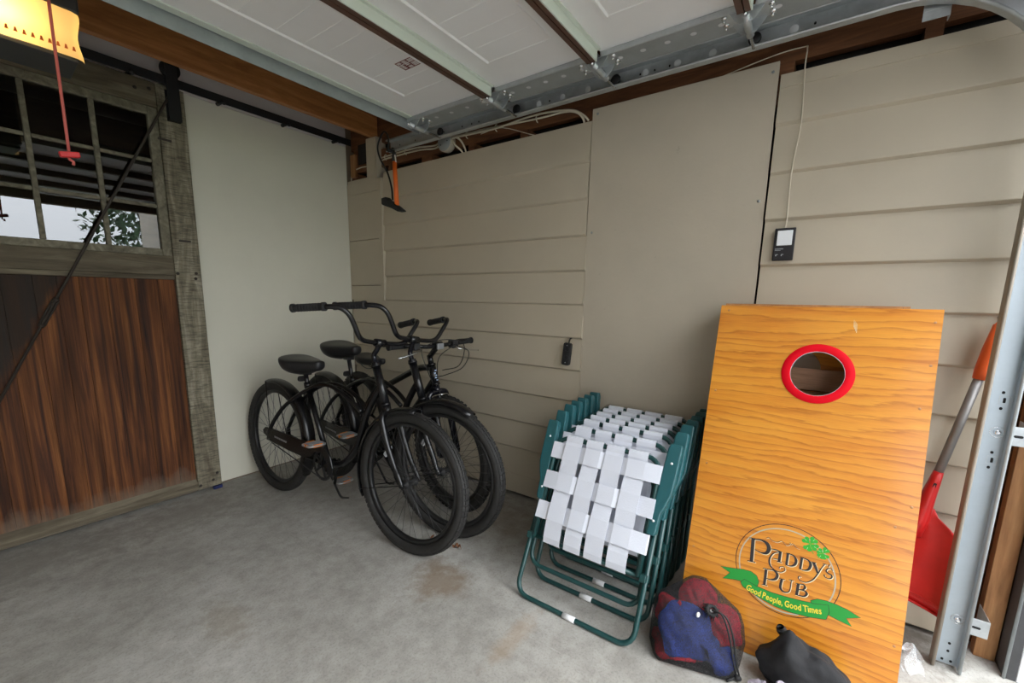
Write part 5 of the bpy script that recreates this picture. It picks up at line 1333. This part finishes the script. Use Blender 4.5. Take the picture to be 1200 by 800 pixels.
# ------------------------------------------------------------------ snow shovel behind the boards
def build_shovel():
    t = tag(thing('snow_shovel', '', '', (-.07, -3.40, .5)), 'red plastic snow shovel with grey shaft behind the boards near the door post', 'shovel')
    kw = dict(parent=t, world=True)
    ax = V(.03, -.155, .985).normalized(); sd = V(0, -1, 0); sd = (sd-ax*sd.dot(ax)).normalized(); nr = ax.cross(sd)
    if nr.x > 0: nr = -nr
    o = V(-.078, -3.411, .640)              # where the shaft leaves its socket
    MB().tube([o-ax*.06, o+ax*.345], .0125, 14).build('shaft', 'shaft_grey', **kw)
    b = MB(); b.tube([o+ax*.340, o+ax*.37, o+ax*.44, o+ax*.52], [.0155, .019, .021, .019], 14)
    b.tube([o+ax*.515, o+ax*.53], [.019, .012], 14)
    b.build('handle_grip', 'shovel_orange', **kw)
    b = MB(); b.tube([o+ax*.006, o-ax*.03, o-ax*.10, o-ax*.17, o-ax*.24], [.0165, .020, .026, .034, .030], 14, flat=(1, .8)); s = b.build('socket', 'shovel_red', **kw)
    MB().prism(rounded(.008, .045, .004), o-ax*.055+nr*.0195, sd, ax, nr*.0012).build('slot_hole', 'black_slot', s, world=True)
    rows = []; n = 16
    for i in range(15):
        d = -.13-.345*i/14; u = i/14
        hw = .145*(1-(1-min(1, u/.45))**2.2)+.02*(u < .02)
        hw = max(hw, .030)
        for k in range(n+1):
            q = -1+2*k/n
            crv = .050*(q*q)*min(1, u/.4)+.014*u-.018*max(0, 1-abs(q)/.25)*(1-u)
            rows.append(o+ax*d+sd*hw*q+nr*(crv-.010))
    fs = [(i*(n+1)+k, i*(n+1)+k+1, (i+1)*(n+1)+k+1, (i+1)*(n+1)+k) for i in range(14) for k in range(n)]
    b = MB(); b.add(rows, fs, True); bl = b.build('blade', 'shovel_red', **kw); so = bl.modifiers.new('wall', 'SOLIDIFY'); so.thickness = .004; so.offset = 0
    b = MB(); e = [p+nr*.004-ax*.002 for p in rows[-(n+1):]]; b.tube(e, .0045, 6); e2 = [p+ax*.030+nr*.003 for p in rows[-(n+1):]]; b.tube(e2, .002, 6); b.build('blade_edge', 'shovel_red', bl, world=True)
    b = MB(); b.tube([o+ax*.545+V(.075, 0, 0), o+ax*.540+V(-.0, 0, 0), o+ax*.535+V(-.024, 0, 0), o+ax*.555+V(-.028, 0, 0)], .004, 8); b.build('wall_hook', 'galvanised_dull', **kw)
build_shovel()

# ------------------------------------------------------------------ small things on the walls
def build_wall_things():
    t = tag(thing('bicycle_pump', '', '', (-.2, -.765, 2.1)), 'orange hand pump with a black foot, hung by its handle from the track end', 'pump')
    kw = dict(parent=t, world=True)
    ax = (V(-.2, -.775, 1.79)-V(-.2, -.762, 2.055)).normalized()
    MB().tube([(-.2, -.762, 2.056), V(-.2, -.762, 2.056)+ax*.27], .0145, 14).build('barrel', 'pump_orange', **kw)
    b = MB(); b.tube([(-.2, -.7605, 2.105), (-.2, -.762, 2.050)], [.012, .0165], 12); b.tube([(-.255, -.762, 2.108), (-.23, -.762, 2.108), (-.2065, -.762, 2.108)], .0105, 10); b.tube([(-.2, -.7605, 2.10), (-.2, -.759, 2.128), (-.199, -.740, 2.133)], .006, 8)
    b.build('handle', 'matte_black', **kw)
    b = MB(); b.prism([(-.648, 1.842), (-.690, 1.846), (-.712, 1.826), (-.775, 1.792), (-.838, 1.752), (-.838, 1.744), (-.800, 1.745), (-.745, 1.770), (-.660, 1.798), (-.648, 1.806)], (-.222, 0, 0), (0, 1, 0), (0, 0, 1), (.044, 0, 0)); b.build('foot', 'matte_black', bevel=.005, **kw)
    b = MB(); b.tube(smooth_path([(-.225, -.740, 2.105), (-.228, -.742, 2.19), (-.228, -.700, 2.228), (-.222, -.632, 2.165), (-.215, -.640, 2.090), (-.2, -.690, 2.00), (-.2, -.728, 1.90), (-.2, -.735, 1.825)], 6), .0055, 8); b.build('hose', 'cord_black', **kw)
    b = MB(); b.prism([(-.006, 0), (.006, 0), (.006, -.045), (-.006, -.045)], (-.212, -.782, 2.085), (0, 1, .2), (0, .2, 1), (-.0005, 0, 0)); b.build('paper_tag', 'paper_white', **kw)

    t = tag(thing('power_strip', '', '', (-.02, -1.939, .926)), 'small black outlet block hanging from a nail on the siding beside the plywood', 'outlet block')
    kw = dict(parent=t, world=True)
    sk = V(0, -.09, 1).normalized(); si = V(0, -1, -.09).normalized()
    b = MB(); b.prism(rounded(.046, .122, .010), (-.0225, -1.938, .920), si, sk, (-.022, 0, 0)); body = b.build('casing', 'matte_black', bevel=.003, **kw)
    b = MB()
    for z in (.028, -.018):
        b.lathe([(.0145, 0), (.0145, .002), (.011, .002), (.011, 0)], V(-.0445, -1.938, .920)+sk*z+si*.003, (-1, 0, 0), 18, True, closedprof=True)
    b.build('socket_ring', 'device_black', body, world=True)
    b = MB()
    for z in (.048, -.046): b.lathe([(0, .001), (.0025, .0008), (.003, 0)], V(-.0445, -1.938, .920)+sk*z, (-1, 0, 0), 8)
    b.build('screw', 'galvanised', body, world=True, kind='stuff')
    b = MB(); b.tube([(0.0, -1.953, 1.008), (-.030, -1.953, 1.005)], .003, 8); b.tube(smooth_path([(-.026, -1.953, 1.008), (-.030, -1.948, .995), (-.030, -1.945, .978)], 4), .004, 6); b.build('hanging_loop', 'matte_black', **kw)

    t = tag(thing('wall_control', '', '', (-.03, -2.878, 1.44)), 'black door control with a white push plate on the siding by the plywood', 'wall control')
    kw = dict(parent=t, world=True)
    y0, z0 = -2.8415, 1.379
    b = MB(); b.box(-.0375, -.0225, -2.9115, -2.8415, 1.379, 1.504); body = b.build('casing', 'device_black', bevel=.003, **kw)
    MB().box(-.0415, -.0377, -2.9025, -2.8515, 1.437, 1.494).build('push_plate', 'device_white', bevel=.002, **kw)
    b = MB()
    for k in range(10): b.box(-.0379, -.0376, -2.8485-.0028*k-.0019, -2.8485-.0028*k, 1.4225, 1.4255)
    for k in range(7): b.box(-.0379, -.0376, -2.8485-.0028*k-.0019, -2.8485-.0028*k, 1.4175, 1.4195)
    for yy in (-2.852, -2.8705): b.box(-.0379, -.0376, yy-.008, yy, 1.4015, 1.4035); b.box(-.0379, -.0376, yy-.003, yy, 1.3965, 1.4010)
    b.build('printing', 'device_print', body, world=True, kind='stuff')
    b = MB()
    for yy in (-2.853, -2.8715): b.box(-.039, -.0376, yy-.008, yy, 1.3885, 1.3955)
    b.build('button', 'device_black', body, world=True)

    # thin bell wire to the control, cables and junction box along the framing
    c = MB().tube(smooth_path([(-.002, -1.30, 2.165), (.008, -1.45, 2.172), (.010, -1.70, 2.080), (.012, -1.86, 2.066), (.010, -2.0, 2.080), (.006, -2.44, 2.118), (.003, -2.75, 2.162), (.002, -2.862, 2.166), (-.012, -2.876, 2.150), (-.021, -2.876, 2.083), (-.027, -2.885, 1.89), (-.027, -2.873, 1.721), (-.027, -2.876, 1.545), (-.027, -2.874, 1.505)], 5), .0022, 6).build('bell_wire', 'cable_white')
    tag(c, 'thin pale wire along the header, dropping down the siding to the wall control', 'wire')
    cz = [
        ([(.012, -.372, 2.191), (.012, -.40, 2.192), (.012, -.45, 2.193), (.012, -.514, 2.195), (.010, -.75, 2.193), (.006, -.90, 2.175), (-.012, -.965, 2.172)], .0055, 'pale cable from the corner to the junction box, upper of the pair'),
        ([(.008, -.372, 2.172), (.010, -.40, 2.174), (.012, -.45, 2.177), (.012, -.75, 2.176), (.008, -.90, 2.158), (-.012, -.968, 2.155)], .0055, 'pale cable from the corner to the junction box, lower of the pair'),
        ([(-.010, -1.09, 2.190), (.008, -1.162, 2.193), (.012, -1.30, 2.192), (.012, -1.41, 2.186), (.012, -1.56, 2.178), (.010, -1.715, 2.170), (.006, -1.849, 2.166), (-.008, -1.925, 2.142), (.0, -1.958, 2.110), (.013, -1.962, 2.08), (.014, -1.962, 2.05)], .0055, 'pale cable looping down behind the siding just before the plywood sheet'),
        ([(-.022, -1.09, 2.178), (-.004, -1.20, 2.180), (-.001, -1.41, 2.174), (-.001, -1.60, 2.186), (-.003, -1.75, 2.182), (-.009, -1.90, 2.158), (-.012, -1.97, 2.115), (-.001, -1.99, 2.092)], .0055, 'pale cable strapped to the header, outer loop beside the plywood sheet'),
        ([(-.018, -1.085, 2.165), (-.014, -1.115, 2.130), (.004, -1.148, 2.095), (.013, -1.155, 2.05)], .0055, 'short pale cable tail hanging under the round junction box'),
        ([(-.018, -1.09, 2.188), (-.012, -1.145, 2.160), (.0, -1.176, 2.105), (.013, -1.182, 2.05)], .0055, 'second short cable tail beside the one under the junction box'),
        ([(.010, -.20, 2.16), (.008, -.14, 2.162), (.006, -.06, 2.150), (.008, -.02, 2.120), (.01, -.01, 2.07)], .005, 'pale cable curling in the open corner beside the white post'),
    ]
    for pts, r_, lab in cz: tag(MB().tube(smooth_path(pts, 6), r_, 6).build('cable', 'cable_white'), lab, 'cable')
    t = tag(thing('junction_box', '', '', (-.01, -1.03, 2.165)), 'round cream junction box fixed to the framing above the siding', 'junction box')
    b = MB(); b.lathe([(0, 0), (.054, 0), (.056, .008), (.056, .048), (0, .048)], (.018, -1.03, 2.165), (-1, 0, 0), 28); b.build('box_body', 'box_cream', t, .002, True)
    b = MB(); b.lathe([(0, .004), (.050, .004), (.053, 0)], (-.030, -1.03, 2.165), (-1, 0, 0), 28); b.build('cover', 'galvanised_dull', t, world=True)
    b = MB()
    for y in (-.028, .028): b.lathe([(0, .0015), (.003, .001), (.004, 0)], (-.034, -1.03+y, 2.158-y*.3), (-1, 0, 0), 8)
    b.build('screw', 'black_slot', t, world=True, kind='stuff')
    for y, z in ((-.42, 2.188), (-.63, 2.188), (-1.18, 2.187), (-1.403, 2.182), (-1.68, 2.172)):
        o = MB().tube(arc((.018, y, z), (0, 0, 1), (-1, 0, 0), .018, 0, pi, 8), .003, 6).build('cable_clip', 'cable_white')
        tag(o, 'pale clip holding the cables to the header, %s' % {-.42: 'nearest the corner', -.63: 'second from the corner', -1.18: 'beside the junction box', -1.403: 'midway to the plywood', -1.68: 'nearest the plywood'}[y], 'cable clip', 'cable clips on the header')
build_wall_things()

# ------------------------------------------------------------------ litter on the floor
def build_litter():
    def leaf(o, ang, L, W, lab, seed):
        r = random.Random(seed); b = MB(); n = 12; vs = []
        for i in range(n+1):
            u = i/n; w = W*sin(pi*min(1, u*1.02))**.8*(1-.3*u)+.0008; h = .006+.014*abs(sin(2.3*pi*u+seed))
            bend = .012*sin(3*u)
            vs += [(u*L, bend-w, h+.006), (u*L, bend, h-.003), (u*L, bend+w, h+.008)]
        z0 = min(v[2] for v in vs); vs = [(x, y, z-z0+.001) for x, y, z in vs]
        fs = [(3*i+k, 3*i+k+1, 3*i+k+4, 3*i+k+3) for i in range(n) for k in range(2)]
        c, s = cos(ang), sin(ang); b.add([(o[0]+x*c-y*s, o[1]+x*s+y*c, z) for x, y, z in vs], fs, True)
        q = b.build('dry_leaf', 'dry_leaf'); m = q.modifiers.new('wall', 'SOLIDIFY'); m.thickness = .0008
        tag(q, lab, 'leaf', 'dry leaves under the bicycle wheels')
    leaf((-.775, -1.605), radians(24), .105, .012, 'curled brown dry leaf on the concrete inside the frontmost bicycle wheel', 1)
    leaf((-.690, -1.695), radians(-70), .045, .010, 'small brown leaf scrap on the concrete between the two front cruiser wheels', 2)
    r = random.Random(3); b = MB(); n = 9; vs = []
    for i in range(n):
        for j in range(6):
            u, v = i/(n-1), j/5; vs.append((-.30+.12*u+.015*r.uniform(-1, 1), -3.372-.055*v+.008*r.uniform(-1, 1), .004+.060*sin(pi*u)**2*(1-abs(v-.4))+.014*r.random()))
    b.add(vs, [(i*6+j, i*6+j+1, (i+1)*6+j+1, (i+1)*6+j) for i in range(n-1) for j in range(5)])
    tag(b.build('plastic_scrap', 'clear_plastic'), 'crumpled scrap of clear plastic film on the floor beside the toss boards', 'plastic')
build_litter()

# ------------------------------------------------------------------ trees outside, seen in the door panes
def build_trees():
    for k, (x, y, h, rr, lab) in enumerate(((2.55, -14.5, 5.4, 1.55, 'leafy tree by the driveway, its image caught in the barn door pane nearest the panel'), (7.5, -19, 6.5, 2.0, 'broad tree farther along beyond the driveway edge'), (-13, -24, 6.0, 2.2, 'tree at the far side of the lawn opposite the driveway'))):
        t = tag(thing('tree', '', '', (x, y, 0)), lab, 'tree', 'trees outside the garage')
        MB().tube([(0, 0, -.1), (.05, 0, h*.4), (-.05, .1, h*.75)], [.16, .11, .04], 8).build('trunk', 'bark', t)
        r = random.Random(20+k); b = MB()
        for i in range(1500):
            d = V(r.gauss(0, 1), r.gauss(0, 1), r.gauss(0, 1)).normalized()*(r.random()**.4)
            p = V(d.x*rr*1.05, d.y*rr, h*.62+d.z*h*.40); a = V(r.gauss(0, 1), r.gauss(0, 1), r.gauss(0, 1)).normalized(); c = a.cross(V(.3, .5, .8)).normalized()
            s = r.uniform(.08, .17); b.add([p-a*s, p-c*s*.45, p+a*s, p+c*s*.45], [(0, 1, 2, 3)])
        b.build('foliage', 'tree_leaf', t, kind='stuff')
build_trees()
def build_daylight_blocker():
    t = thing('added_blocker_house', None, None, (-9, -9, 0), kind='structure')  # added house, out of view, blocks daylight to darken the siding
    MB().box(-14.0, -4.2, -13.0, -5.6, -.1, 4.6).build('wall', 'upper_panel_paint', t, world=True)
    MB().prism([(-3.8, 4.45), (-14.4, 4.45), (-9.1, 7.6)], (0, -13.4, 0), (1, 0, 0), (0, 0, 1), (0, 8.2, 0)).build('roof', 'seal_grey', t, world=True)
    for y in (-7.2, -9.4, -11.4): MB().box(-4.2, -4.15, y-.55, y+.55, 1.0, 2.3).build('window', 'device_black', t, world=True)
build_daylight_blocker()
